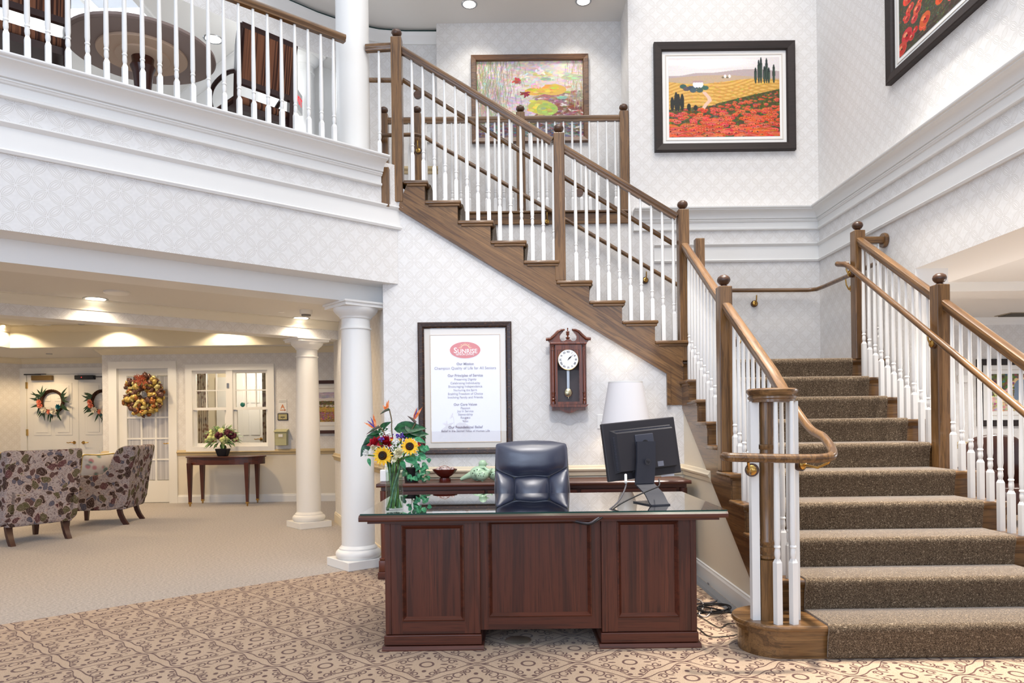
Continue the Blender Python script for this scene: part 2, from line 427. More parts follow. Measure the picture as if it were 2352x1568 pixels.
# back walls
b = B().wall((-1.0, YB), (XR, YB), 1.5, 3.40); b.wall((1.30, YB), (XR, YB), 3.40, 8.0)
struct('wall_landing', b, PAPER, 'wallpapered back wall of the stair landing, poppy landscape hung on it')
b = B().wall((1.30, YH), (1.30, YB), 3.39, 8.0)
struct('wall_hall_end', b, PAPER, 'narrow wallpapered return beside the hall recess')
b = B().wall((-.815, YH), (1.30, YH), 3.39, ZC); b.wall((-.815, YH+.3), (-.815, YH), 3.39, ZC)
struct('wall_hall', b, PAPER, 'wallpapered wall of the upper hall with the water lily picture')
b = B().wall((XR, YB), (XR, 5.85), 0, 8.0); b.wall((XR, 5.85), (XR, -4), ZS, 8.0)
struct('wall_right', b, PAPER, 'right wallpapered wall above the stair with wide opening below')
SKX0, SKX1, SKY0, SKY1 = -6.3, -4.0, 6.7, 8.3
b = B()
for x0, x1, yy0, yy1 in ((-11, SKX0, 5.2, 14), (SKX1, -3.6, 6.0, 14), (-3.6, 1.3, 7.3, 14), (SKX0, SKX1, 5.2, SKY0), (SKX0, SKX1, SKY1, 14)): b.face(poly([(x0, yy0), (x1, yy0), (x1, yy1), (x0, yy1)], ZC))
struct('ceiling', b, CEIL, 'flat white upper ceiling over the hall recess')
struct('trim_3', B().box(-.70, 1.30, YB-.03, YB+.02, 3.385, 3.50, .006).box(-.70, 1.30, YB-.05, YB+.09, 3.50, 3.525, .006), OAK['x'], 'oak curb board under the upper hall railing', 'curb')
struct('trim_29', B().face([(XR, 5.85, 0), (XR+.27, 5.85, 0), (XR+.27, 5.85, ZS), (XR, 5.85, ZS)]), WHITEM, 'white jamb at the end of the right wall', 'jamb')
# cornices
CROWN = [(0, 3.295), (.022, 3.295), (.030, 3.302), (.030, 3.316), (.018, 3.326), (.018, 3.378), (.030, 3.382), (.034, 3.392), (.040, 3.395), (.040, 3.404), (.034, 3.408), (.048, 3.412), (.050, 3.424), (.055, 3.445), (.068, 3.466), (.088, 3.480), (.110, 3.488), (.118, 3.490), (.118, 3.499), (.136, 3.503), (.140, 3.510), (.140, 3.52), (0, 3.52)]
def scale_out(p, k): return [(a*k, z) for a, z in p]
BAND = [(0, 2.955), (.020, 2.955), (.030, 2.972), (.014, 2.985), (.014, 3.118), (.024, 3.124), (.040, 3.140), (.040, 3.150), (0, 3.150)]
rp = [(1.33, YB), (XR, YB), (XR, -4)]
struct('trim_4', B().trim(CROWN, rp), WHITE, 'white crown moulding across landing wall and right wall', 'crown moulding', 35)
struct('trim_5', B().trim(BAND, [(1.55, YB), (XR, YB), (XR, -4)]), WHITE, 'flat white band under the crown on landing and right walls', 'moulding', 35)
# right header soffit and the side room behind it
struct('trim_6', B().face([(XR, -4, ZS), (XR+.65, -4, ZS), (XR+.65, YB+.5, ZS), (XR, YB+.5, ZS)]).face([(XR+.65, -4, ZS), (XR+.65, YB+.5, ZS), (XR+.65, YB+.5, 2.8), (XR+.65, -4, 2.8)]), WHITEM, 'white soffit of the header over the side room opening', 'soffit')
struct('ceiling', B().face(poly([(XR+.6, -4), (12, -4), (12, 10.6), (XR+.2, 10.6)], 2.72)), CEIL, 'ceiling of the side room right of the stairs', 'ceiling')
b = B().wall((XR+.27, 10.5), (12, 10.5), 0, 2.72); b.wall((XR+.27, 5.85), (XR+.27, 10.5), 0, 2.72)
struct('wall_side_room', b, PAPER, 'wallpapered far wall of the side room behind the stair balusters')
CR2 = [(0, 0), (0, -.10), (.014, -.10), (.018, -.085), (.045, -.06), (.075, -.03), (.082, -.012), (.095, -.010), (.095, 0)]
def crown2(name, path, z, label, mat=WHITE): return struct(name, B().trim([(a, z+c) for a, c in CR2], path), mat, label, 'crown moulding', 35)
crown2('trim_7', [(XR+.27, 10.5), (12, 10.5)], 2.72, 'white crown moulding of the side room')
struct('trim_8', B().box(XR+.3, 12, 7.7, 8.2, 2.62, 2.72), CEIL, 'shallow ceiling beam of the side room', 'beam')
chair_rail('trim_9', [(XR+.27, 10.5), (12, 10.5)], .86, 'chair rail of the side room')
# balcony
SE = CX*E1.x+YW*E1.y; NF = 5.377; SL = -9
b = B(); a0, a1 = sn(SL, NF, 0), sn(SE, NF, 0)
b.wall((a0.x, a0.y), (a1.x, a1.y), ZS, 3.52)
struct('wall_balcony', b, PAPER, 'wallpapered balcony fascia above the lounge beam')
bp = [tuple(sn(SL, NF, 0)[:2]), tuple(sn(SE-.17, NF, 0)[:2])]
struct('trim_10', B().trim(scale_out(CROWN, 1.25), bp), WHITE, 'white crown moulding ledge under the balcony balusters', 'crown moulding', 35)
bp2 = [tuple(sn(SL, NF, 0)[:2]), tuple(sn(SE+.03, NF, 0)[:2])]
struct('trim_11', B().trim(BAND, bp2), WHITE, 'flat white band across the balcony fascia', 'moulding', 35)
struct('trim_12', B().boxsn(SL, SE+.06, NF+.002, 5.63, ZS, ZS+.02).boxsn(SL, 3.75, 5.62, 5.93, 2.33, ZS+.05), WHITE, 'white beam carried by the near column', 'beam')
struct('trim_13', B().boxsn(SL, SE-.14, NF-.05, NF+.25, 3.505, 3.525), WHITE, 'white cap board on the balcony ledge', 'ledge')
# upper floor slab
p0, p1 = sn(SL, NF+.02, 0), sn(SE-.02, NF+.02, 0)
up = [(p0.x, p0.y), (p1.x, p1.y), (CX, YW+.02), (-.72, YW+.02), (-.72, YB), (1.29, YB), (1.29, YH), (-.82, YH), (-.82, 9), (-2, 14), (-16, 14)]
b = B(); b.face(poly(up, ZU)); b.face(poly(up, ZU-.25)[::-1])
struct('floor', b, PLAINC, 'upper lounge floor behind the balcony', 'floor')
# lower lounge ceilings
struct('ceiling', B().boxsn(SL, 5.2, 5.9, 8.25, 2.54, 2.6), CEIL, 'flat lounge ceiling strip between the two beams', 'ceiling')
b = B(); NFB = 8.207
a0, a1 = sn(SL, NFB, 0), sn(5, NFB, 0)
b.wall((a0.x, a0.y), (a1.x, a1.y), 2.33, 2.54)
struct('wall_beam', b, PAPER, 'wallpapered face of the far lounge beam above the far column')
struct('trim_14', B().boxsn(SL, 5, NFB+.003, 8.46, 2.33, 2.9), WHITEM, 'white soffit of the far lounge beam', 'beam')
crown2('trim_15', [tuple(sn(SL, NFB, 0)[:2]), tuple(sn(4.8, NFB, 0)[:2])], 2.54, 'cream crown moulding along the far lounge beam', plain('crown_cream', (228, 222, 206), .5))
YT, XT, YF, YD = 11.5, -8.1, 11.83, 13.3
CR_C = plain('lounge_cream', (232, 222, 196), .6)
struct('ceiling', B().face(poly([(XT, 3), (-.5, 3+5), (-.5, YT), (XT, YT)], 2.92)), CEIL, 'raised tray ceiling of the lounge', 'ceiling')
struct('trim_16', B().face([(XT, YT, 2.57), (-.5, YT, 2.57), (-.5, YT, 2.92), (XT, YT, 2.92)]).face([(XT, 3, 2.57), (XT, YT, 2.57), (XT, YT, 2.92), (XT, 3, 2.92)]), CR_C, 'cream upright face of the tray ceiling', 'fascia')
crown2('trim_17', [(XT, 4), (XT, YT), (-.6, YT)], 2.92, 'cream crown moulding at the top of the tray', CR_C)
struct('ceiling', B().face(poly([(-13, YT), (-.5, YT), (-.5, YD+.5), (-13, YD+.5)], 2.57)).face(poly([(-13, 2), (XT, 2), (XT, YT), (-13, YT)], 2.57)), CEIL, 'low ceiling band around the lounge tray', 'ceiling')
# lounge walls
XE = (236-CU)/F*YF
EX = at(52, 990, YD).x
b = B()
def holewall(b, x0, x1, y, z0, z1, holes):     # wall with rectangular openings (x0,x1,z0,z1)
    xs = sorted({x0, x1, *[h[0] for h in holes], *[h[1] for h in holes]}); zs = sorted({z0, z1, *[h[2] for h in holes], *[h[3] for h in holes]})
    for i in range(len(xs)-1):
        for j in range(len(zs)-1):
            mx_, mz = (xs[i]+xs[i+1])/2, (zs[j]+zs[j+1])/2
            if any(h[0] < mx_ < h[1] and h[2] < mz < h[3] for h in holes): continue
            b.wall((xs[i], y), (xs[i+1], y), zs[j], zs[j+1])
DL, DR = at(271, 1000, YF).x, at(389, 1000, YF).x; DT = at(330, 846, YF).z
WL, WR, WT, WB = at(443, 940, YF).x, at(616, 940, YF).x, at(530, 850, YF).z, at(530, 1025, YF).z
holewall(b, XE, -.5, YF, 0, 2.57, [(DL, DR, 0, DT), (WL, WR, WB, WT)])
b.wall((XE, YD), (XE, YF), 0, 2.57)
struct('wall_lounge', b, PAPER, 'wallpapered lounge wall with glass door and reception window')
b = B().wall((EX-.02, YD), (XE+.6, YD), 0, 2.57); b.wall((EX-3, YF-3), (EX, YD), 0, 2.57)
struct('wall_recess', b, PAPER, 'wallpapered recess wall around the white double door')
struct('trim_18', B().box(DR+.13, -1.5, YF-.006, YF, 0, .8), plain('dado_cream', (228, 220, 204), .55), 'plain dado below the chair rail of the lounge wall', 'panel')
chair_rail('trim_19', [(DR+.13, YF-.006), (-1.5, YF-.006)], .835, 'tan chair rail of the lounge wall')
chair_rail('trim_20', [(XE, YD), (XE, YF), (DL-.13, YF)], .835, 'short tan chair rail beside the glass door')
baseboard('baseboard_lounge', [(DR+.13, YF-.006), (-1.5, YF-.006)], 'white baseboard under the lounge window')
crown2('trim_21', [(XE, YD), (XE, YF), (-1, YF)], 2.57, 'cream crown moulding of the lounge wall', CR_C)
crown2('trim_22', [(EX-3, YF-3), (EX, YD), (XE, YD)], 2.57, 'cream crown moulding above the double door', CR_C)
chair_rail('trim_23', [(EX-3, YF-3), (EX, YD)], .80, 'chair rail at the far left of the lounge')
# slanted wall from desk wall back into the lounge
q0, q1 = (CW-.01, YW+.1), (-2.32, 9.3)
b = B().wall(q1, q0, 0, 2.54); b.wall((-2.32+.12, 9.35), q1, 0, 2.54)
struct('wall_slanted', b, PAPER, 'tan wallpapered slanted wall behind the near column')
b = B(); chair_rail('trim_24', [(-2.2, 9.42), q1, q0], .855, 'tan chair rail on the slanted wall')
baseboard('baseboard_slanted', [(-2.2, 9.42), q1, q0], 'cream baseboard of the slanted wall', CREAM)
# curved wall and drop header of the upper lounge
hp = [(-5.6, 3.9), (-4.9, 4.9), (-4.2, 5.85), (-3.6, 6.45), (-3.0, 7.08), (-2.42, 7.66), (-2.15, 7.92), (-1.92, 8.09), (-1.72, 8.2), (-1.5, 8.29), (-1.2, 8.34), (-.8, 8.35)]
b = B()
for i in range(len(hp)-1):
    zb = 5.40 if i < 8 else ZU
    b.wall(hp[i], hp[i+1], zb, ZC)
struct('wall_curved', b, PAPER, 'curved wallpapered header and wall of the upper lounge')
struct('trim_25', B().trim([(0, 5.70), (.02, 5.70), (.03, 5.72), (.06, 5.77), (.08, 5.80), (.08, 5.815), (0, 5.815)], hp), WHITE, 'white curved crown moulding of the upper lounge', 'crown moulding', 40)
struct('trim_26', B().trim([(0, 5.815), (.05, 5.815), (.05, 5.845), (0, 5.845)], hp), plain('dark_track', (34, 66, 62), .4), 'dark curved curtain track under the upper ceiling', 'track')
chair_rail('trim_27', hp[8:], 4.24, 'cream chair rail on the curved wall')
# upper lounge outer walls with windows
b = B()
b.wall((-11, 11.2), (-1.6, 11.2), ZU, ZC); b.wall((-11, 3), (-11, 11.2), ZU, ZC); b.wall((-5.6, 10.9), (-2.98, 8.49), ZU, ZC); b.wall((-2.98, 8.49), (-2.2, 9.3), ZU, ZC)
struct('wall_upper', b, WHITEM, 'white walls of the upper lounge')
struct('trim_28', B().trim([(a, ZC+c*1.3) for a, c in CR2], [(-5.6, 10.9), (-2.98, 8.49)]), WHITE, 'white crown moulding in the upper lounge', 'crown moulding', 35)
w = thing('window_1', 'bright skylight in the upper lounge ceiling behind the round table', 'window', ((SKX0+SKX1)/2, 7.5, ZC)); w['kind'] = 'structure'
B().box(SKX0-.06, SKX0, SKY0-.06, SKY1+.06, ZC-.03, ZC+.3).box(SKX1, SKX1+.06, SKY0-.06, SKY1+.06, ZC-.03, ZC+.3).box(SKX0, SKX1, SKY0-.06, SKY0, ZC-.03, ZC+.3).box(SKX0, SKX1, SKY1, SKY1+.06, ZC-.03, ZC+.3).obj('window_frame', WHITE, w)
for k in range(3):
    x0, x1 = SKX0+(SKX1-SKX0)*k/3, SKX0+(SKX1-SKX0)*(k+1)/3; B().box(x0+.02, x1-.02, SKY0, SKY1, ZC+.24, ZC+.25).obj('pane', GLASS, w)
    if k: B().box(x0-.02, x0+.02, SKY0, SKY1, ZC+.2, ZC+.28).obj('muntin', WHITE, w)
# ---------------------------------------------------------------- columns
def column(label, c, z0, z1, r=.146, plinth=True, rot=AN, h=None):
    o = thing('column', label, 'column', (c[0], c[1], z0)); x, y = c; zz = z0
    R = Matrix.Translation((x, y, 0)) @ Matrix.Rotation(rot, 4, 'Z')
    if plinth:
        B().box(-.205, .205, -.205, .205, z0, z0+.075, .004).xf(R).obj('plinth', WHITE, o); zz = z0+.075
    B().lathe([(.18, zz), (.196, zz+.02), (.2, zz+.04), (.194, zz+.06), (.178, zz+.075), (.168, zz+.078), (.168, zz+.09), (.158, zz+.1), (r, zz+.115)], (x, y, 0), 40, caps=False).obj('base_ring', WHITE, o, 40)
    t = z1-.045 if plinth else z1-.06
    B().lathe([(r, zz+.11), (r+.001, zz+.8), (r*.985, zz+(t-zz)*.55), (r*.93, zz+(t-zz)*.8), (r*.86, t-.10)], (x, y, 0), 40, caps=False).obj('shaft', WHITE, o, 60)
    q = r*.86
    B().lathe([(q, t-.19), (q+.012, t-.185), (q+.012, t-.172), (q, t-.168), (q, t-.095), (q+.012, t-.09), (q+.014, t-.078), (q+.022, t-.07), (q+.05, t-.045), (q+.068, t-.02), (q+.07, t)], (x, y, 0), 40).obj('capital', WHITE, o, 40)
    B().box(-.20, .20, -.20, .20, t, t+.03).box(-.215, .215, -.215, .215, t+.026, z1, .003).xf(R).obj('abacus', WHITE, o)
    return o
C1 = (-1.385, 6.354); C2 = (-2.541, 8.855)
column('near white round column on a square plinth beside the desk', C1, 0, 2.33)
column('far white round column standing in the lounge', C2, 0, 2.33)
column('white round column rising from the balcony to the upper ceiling', C1, 3.52, 7.6, plinth=False)
column('white round column in the upper lounge seen behind balusters', C2, ZU, ZC, .14)
# ================================================================ STAIRS
def tread_mesh(x0, x1, y0, y1, z, ax):   # tread slab with rounded nosing on the low side of axis ax, -1/+1
    return B().box(x0, x1, y0, y1, z-.03, z, .010)
LX0, LX1 = 1.47, 3.18
low = thing('staircase', 'lower oak stair flight rising from the carpet to the landing', 'staircase', (2.3, 3.7, 0))
Yk = lambda k: 3.684+.286*(k-1)
# curtail step with bullnose end
def bull(inset, z0, z1, y1):
    pts = []; cx, cy, r = 1.435, 3.915, .231-inset
    pts = [(cx+r*math.cos(a), cy+r*math.sin(a)) for a in [PI/2+PI*i/20 for i in range(21)]]
    pts = [(1.52, cy+r)]+pts+[(LX1, cy-r), (LX1, y1), (1.52, y1)]
    return B().prism(pts, 'z', z0, z1)
bull(0, RI-.032, RI, Yk(2)+.03).obj('tread', OAK['x'], low, bevel=.012)
bull(.032, 0, RI-.03, Yk(2)+.03).obj('riser', OAK['x'], low)
bull(.018, RI-.055, RI-.03, Yk(2)+.03).obj('cove_moulding', OAK['x'], low)
for k in range(2, 11):
    y0, y1 = Yk(k), Yk(k+1)+.03
    if k == 10: y1 = YB-.003
    B().box(LX0, LX1 if k < 10 else XR-.003, y0, y1, k*RI-.03, k*RI, .011).obj('tread', OAK['x'], low, 40)
    B().box(LX0+.03, LX1-.01, y0+.03, y0+.05, (k-1)*RI, k*RI-.03).obj('riser', OAK['x'], low)
    B().prism([(y0+.012, k*RI-.03), (y0+.03, k*RI-.052), (y0+.05, k*RI-.052), (y0+.05, k*RI-.03)], 'x', LX0+.016, LX1-.02).box(LX0+.012, LX0+.03, y0+.02, min(y1, 6.2), k*RI-.05, k*RI-.03).obj('cove_moulding', OAK['x'], low)
pts = [(4.0, 0), (4.0, RI-.03)]
for k in range(2, 10): pts += [(Yk(k)+.04, (k-1)*RI-.0), (Yk(k)+.04, k*RI-.03)]
pts += [(YW+.02, 9*RI-.03), (YW+.02, nosey(YW)-.39), (4.23, .08), (4.15, 0)]
B().prism(pts, 'x', LX0+.022, 1.52).obj('stringer', OAK['y'], low)
pts2 = [(3.75, 0), (3.75, RI-.03)]
for k in range(2, 11): pts2 += [(Yk(k)+.04, (k-1)*RI), (Yk(k)+.04, k*RI-.03)]
pts2 += [(YB-.01, 10*RI-.03), (YB-.01, 10*RI-.3), (6.0, 1.3), (4.1, 0)]
B().prism(pts2, 'x', LX1-.05, LX1-.02).obj('stringer', OAK['y'], low)
# carpet runner on the lower flight
b = B(); pr = []
for k in range(1, 11):
    y, z = Yk(k), k*RI
    pr += [(y+.008, (k-1)*RI+.012), (y-.002, z-.06), (y-.012, z-.034), (y-.014, z-.014), (y-.008, z+.002), (y+.006, z+.011)]
    pr += [(Yk(k+1)+.018, z+.012)] if k < 10 else [(YB-.05, z+.012)]
def band(pr, x0, x1):
    b = B(); n = len(pr); nr = []
    for i in range(n):
        t = Vector(pr[min(i+1, n-1)])-Vector(pr[max(i-1, 0)]); t.normalize(); nr.append((pr[i][0]+t.y*.012, pr[i][1]-t.x*.012))
    A = [[b.bm.verts.new((x, p[0], p[1])) for p in pr] for x in (x0, x1)]; C = [[b.bm.verts.new((x, p[0], p[1])) for p in nr] for x in (x0, x1)]
    for i in range(n-1):
        b.bm.faces.new((A[0][i], A[1][i], A[1][i+1], A[0][i+1])); b.bm.faces.new((C[0][i], C[0][i+1], C[1][i+1], C[1][i]))
        for q in (0, 1): b.bm.faces.new((A[q][i], A[q][i+1], C[q][i+1], C[q][i]))
    return b
tag(band(pr, 1.625, 3.0).obj('stair_runner', TWEED, None, 45), 'brown tweed runner laid down the lower stair flight', 'carpet')
# upper flight
Xi = lambda i: 1.29-RU*(i-12)
upf = thing('staircase', 'upper oak stair flight climbing left behind the desk wall', 'staircase', (.4, 6.9, 1.78))
for i in range(11, 20):
    x1 = Xi(i); x0 = Xi(i+1)-.03 if i < 19 else CX+.06
    B().box(x0, x1, YW-.035, YB-.01, i*RI-.03, i*RI, .011).obj('tread', OAK['x'], upf, 40)
    B().box(x1-.05, x1-.03, YW, YB-.01, (i-1)*RI, i*RI-.03).obj('riser', OAK['y'], upf)
    B().box(x0+.03, x1-.012, YW-.025, YW, i*RI-.05, i*RI-.03, .004).obj('cove_moulding', OAK['x'], upf)
pts = [(CX+.09, 19*RI-.03)]
for i in range(19, 10, -1): pts += [(Xi(i)-.03, i*RI-.03), (Xi(i)-.03, (i-1)*RI-.03)] if i > 11 else [(1.50, 11*RI-.03)]
pts += [(1.50, 1.394), (1.376, 1.394), (1.376, nosex(1.376)-.40), (CX+.02, nosex(CX)-.41), (CX+.02, 19*RI-.2)]
B().prism(pts, 'y', YW-.012, YW+.04).obj('stringer', OAK['xs'], upf)
d0, d1 = (1.376, nosex(1.376)-.40), (CX+.02, nosex(CX)-.41)
B().prism([(1.376-.02, 1.394), (1.376+.01, 1.394), (1.376+.01, d0[1]+.012), (d1[0], d1[1]+.018), (d1[0], d1[1]-.018), (1.376-.02, d0[1]-.015)], 'y', YW-.034, YW-.002).obj('bead_moulding', OAK['xs'], upf)
pr = []
for i in range(11, 20):
    x, z = -Xi(i), i*RI
    pr += [(x+.018, (i-1)*RI+.012), (x+.012, z-.05), (x-.016, z-.02), (x-.010, z), (x+.006, z+.010), (-Xi(i+1)+.018 if i < 19 else .95, z+.012)]
b = band(pr, -(YW+.11), -(YB-.12)); b.xf(Matrix(((0, -1, 0, 0), (-1, 0, 0, 0), (0, 0, 1, 0), (0, 0, 0, 1))))
tag(b.obj('stair_runner', TWEED, None, 45), 'brown tweed runner on the upper flight, seen end-on behind balusters', 'carpet')
# ---------------------------------------------------------------- railings
_bal = {}
def bal_mesh(L, hb):
    key = (round(L, 3), round(hb, 3))
    if key not in _bal:
        b = B(); q = .0165
        b.box(-q, q, -q, q, 0, hb-.008)
        v0 = [b.bm.verts.new((sx*q, sy*q, hb-.008)) for sx, sy in ((-1, -1), (1, -1), (1, 1), (-1, 1))]
        v1 = [b.bm.verts.new((sx*.009, sy*.009, hb+.014)) for sx, sy in ((-1, -1), (1, -1), (1, 1), (-1, 1))]
        for i in range(4): b.bm.faces.new((v0[i], v0[(i+1) % 4], v1[(i+1) % 4], v1[i]))
        b.lathe([(.0095, hb+.008), (.0125, hb+.018), (.0155, hb+.035), (.0145, hb+.055), (.0125, hb+.068), (.0165, hb+.072), (.0165, hb+.080), (.013, hb+.084), (.0165, hb+.115), (.0155, hb+.3), (.0105, L)], seg=10, caps=False)
        _bal[key] = mesh_only(b, 'baluster', WHITE, 40)
    return _bal[key]
def baluster(par, x, y, z, L, hb, rot=0): meshput(bal_mesh(L, hb), 'baluster', (x, y, z), par, (0, 0, rot) if rot else None)
def newel(par, x, y, z0, z1, rot=0, h=.047, ax='z'):
    o = B().box(x-h, x+h, y-h, y+h, z0, z1, .006)
    if rot: o.xf(Matrix.Translation((x, y, 0)) @ Matrix.Rotation(rot, 4, 'Z') @ Matrix.Translation((-x, -y, 0)))
    o = o.obj('newel_post', OAK['z'], par)
    B().lathe([(.026, z1), (.026, z1+.008), (.018, z1+.012), (.032, z1+.020), (.044, z1+.036), (.047, z1+.05), (.041, z1+.068), (.024, z1+.081), (0, z1+.085)], (x, y, 0), 18).obj('ball_finial', DARKW, o, 60)
    return o
RAILP = [(-.022, -.062), (.022, -.062), (.024, -.045), (.030, -.038), (.033, -.022), (.030, -.006), (.018, 0), (-.018, 0), (-.030, -.006), (-.033, -.022), (-.030, -.038), (-.024, -.045)]
def handrail(par, path, mat, name='handrail'): return B().sweep(RAILP, path).obj(name, mat, par, 40)
def grab(par, path, mat, name='grab_rail', r=.021):
    return B().tube(path, r, 12).obj(name, mat, par, 60)
def bracket(par, p, q):      # p on wall, q under rail
    p, q = Vector(p), Vector(q); o = B(); d = q-p; dh = Vector((d.x, d.y, 0)); L = dh.length; dh.normalize()
    m = Matrix.Translation(p) @ dh.to_track_quat('Z', 'Y').to_matrix().to_4x4()
    b = B().lathe([(.036, 0), (.036, .022), (.034, .026)], seg=18); b.xf(m); k = b.obj('bracket', DARKW, par, 40)
    B().lathe([(.027, .026), (.027, .032), (.02, .038), (.008, .04)], seg=16).xf(m).obj('rosette', BRASS, k, 40)
    B().tube([p+dh*.03, p+dh*(L*.6)+Vector((0, 0, -.012)), p+dh*L*.92+Vector((0, 0, d.z*.4)), q], .007, 8).obj('bracket_arm', BRASS, k, 60)
    return k
RH = 1.06
# upper flight, front side
YR = YW+.03
ur = thing('stair_railing', 'stair railing of the upper flight with oak newels above the clock', 'railing', (.3, YR, 1.958))
newel(ur, -.976, YR, 3.2, 4.646); newel(ur, .44, YR, 14*RI, 3.79); newel(ur, 1.526, YR+.01, 10*RI, 3.11)
zr = lambda x: nosex(x)+RH
handrail(ur, [(-.935, YR, zr(-.935)), (.395, YR, zr(.395))], OAK['xs']); handrail(ur, [(.485, YR, zr(.485)), (1.485, YR, zr(1.485))], OAK['xs'])
for i in range(11, 20):
    for j in range(3):
        x = Xi(i)-.042-j*.0952
        if i == 19 and j > 1 or i == 11 and j == 0 or (i == 14 and j == 2): continue
        z = i*RI; L = zr(x)-.064-z; baluster(ur, x, YR, z, L, L-.835)
# grab rail inside
gu = thing('wall_handrail', 'round oak grab rail behind the upper flight balusters', 'handrail', (.3, YR+.1, 3))
grab(gu, [(-1.3, YR+.1, 4.335), (-1.0, YR+.1, 4.33), (-.94, YR+.1, zr(-.94)-.255), (.395, YR+.1, zr(.395)-.25), (1.46, YR+.1, zr(1.46)-.25)], OAK['xs'])
for x in (-.80, .62): bracket(gu, (x, YR+.03, zr(x)-.33), (x, YR+.095, zr(x)-.275))
gb = thing('wall_handrail', 'round oak wall rail descending to the landing corner on brass brackets', 'handrail', (1, YB-.08, 3))
zz = lambda x: 3.54-(x-.385)*.60
grab(gb, [(-1.38, YB-.04, 4.30), (-1.34, YB-.09, 4.33), (-.98, YB-.09, 4.335), (-.90, YB-.09, 4.31), (.385, YB-.09, zz(.385)), (1.82, YB-.09, zz(1.82)), (1.9, YB-.09, 2.64), (3.16, YB-.09, 2.63), (3.24, YB-.14, 2.63), (3.25, YB-.3, 2.63), (3.25, 6.35, 2.63)], OAK['x'])
for x, z in ((-.97, 4.28), (.40, 3.50), (1.45, 2.86), (2.62, 2.595)): bracket(gb, (x, YB+.0, z-.09), (x, YB-.088, z-.01))
bracket(gb, (XR, 6.9, 2.52), (3.252, 6.9, 2.61))
# lower flight, left
XL = 1.557
lr = thing('stair_railing', 'left stair railing of the lower flight ending in a round volute', 'railing', (XL, 5, 0))
newel(lr, XL-.035, 5.075, 5*RI, 2.204)
B().box(1.655, 1.735, 6.33, 6.41, 10*RI, 2.88, .006).obj('newel_post', OAK['z'], lr)
zl = lambda y: nosey(y)+1.09
ar = [(1.405+.125*math.cos(a), 3.83+.1*math.sin(a), 1.413) for a in [i*PI/10 for i in range(0, 17)]]
handrail(lr, [(XL-.03, 6.2, zl(6.2)-.03), (XL-.03, 5.12, zl(5.12)-.03)], OAK['ys'])
handrail(lr, [(XL-.03, 5.03, zl(5.03)-.02), (XL-.03, 4.15, zl(4.15)-.01), (XL-.03, 3.98, 1.425), (XL-.03, 3.88, 1.413)], OAK['ys'])
B().lathe([(.118, 1.345), (.118, 1.36), (.125, 1.365), (.125, 1.375), (.118, 1.38), (.132, 1.40), (.133, 1.41), (.122, 1.418)], (1.402, 3.835, 0), 32).obj('volute_cap', OAK['x'], lr, 40)
for k in range(2, 10):
    for j in range(3):
        y = Yk(k)+.045+j*.0953
        if k == 5 and j == 2: continue
        z = k*RI; L = zl(y)-.09-z; baluster(lr, XL, y, z, L, L-.835)
o = B().prism([(.03, .047), (-.03, .047), (-.047, .03), (-.047, -.03), (-.03, -.047), (.03, -.047), (.047, -.03), (.047, .03)], 'z', RI, .50).xf(Matrix.Translation((1.372, 3.84, 0)))
o = o.obj('newel_post', OAK['z'], lr)
B().lathe([(.036, .5), (.044, .508), (.044, .52), (.034, .525), (.034, .54), (.042, .55), (.042, .565), (.034, .57), (.034, .58), (.042, .59), (.042, .6), (.037, .61), (.041, .8), (.039, 1.02), (.036, 1.09), (.044, 1.1), (.044, 1.115), (.036, 1.12), (.037, 1.35)], (1.372, 3.84, 0), 20).obj('turned_shaft', OAK['z'], lr, 40)
PQ = .021
for px, py in ((1.300, 3.835), (1.512, 3.83), (1.548, 3.93)):
    B().box(px-PQ, px+PQ, py-PQ, py+PQ, RI, 1.35).obj('square_post', WHITE, lr)
for px, py in ((1.385, 3.735), (1.468, 3.735), (1.44, 3.93)): baluster(lr, px, py, RI, 1.17, .33, .3)
gl = thing('wall_handrail', 'round oak grab rail bending around the volute newel at the stair foot', 'handrail', (1.6, 4, 1))
zg = lambda y: nosey(y)+.84
gp = [(1.66, 6.2, zg(6.2)), (1.66, 5.0, zg(5.0))]+curve_pts([(1.66, 4.4, zg(4.4)), (1.662, 4.0, zg(4.0)), (1.662, 3.80, 1.155), (1.65, 3.68, 1.10), (1.62, 3.60, 1.07), (1.565, 3.56, 1.057), (1.45, 3.55, 1.055), (1.25, 3.55, 1.06), (1.10, 3.55, 1.066), (1.078, 3.56, 1.067), (1.072, 3.60, 1.068)], 5)
grab(gl, gp, OAK['ys'], r=.023)
bracket(gl, (1.279, 3.80, .985), (1.18, 3.56, 1.04)); bracket(gl, (1.535, 3.82, 1.01), (1.635, 3.65, 1.05)); bracket(gl, (XL+.03, 5.07, zg(5.07)-.07), (1.655, 5.07, zg(5.07)-.02))
# lower flight, right
XRR = 3.08
rr = thing('stair_railing', 'right stair railing of the lower flight beside the side room', 'railing', (XRR, 5, 0))
newel(rr, XRR, 6.30, 10*RI, 2.915); newel(rr, XRR-.015, 5.08, 5*RI, 2.2)
handrail(rr, [(XRR, 6.255, zl(6.255)-.02), (XRR, 5.125, zl(5.125)-.02)], OAK['ys']); handrail(rr, [(XRR, 5.035, zl(5.035)-.02), (XRR, 3.6, zl(3.6)-.02)], OAK['ys'])
B().box(3.12, 3.31, 6.27, 6.33, 2.80, 2.86, .008).obj('handrail', OAK['x'], rr)
B().lathe([(.062, 3.295), (.066, 3.31), (.062, 3.328)], (0, 6.3, 2.83), 20, 'x').obj('wall_rosette', OAK['x'], rr, 40)
for k in range(1, 10):
    for j in range(3):
        y = Yk(k)+.045+j*.0953
        if k == 5 and j == 2: continue
        z = k*RI; L = zl(y)-.09-z; baluster(rr, XRR, y, z, L, L-.835)
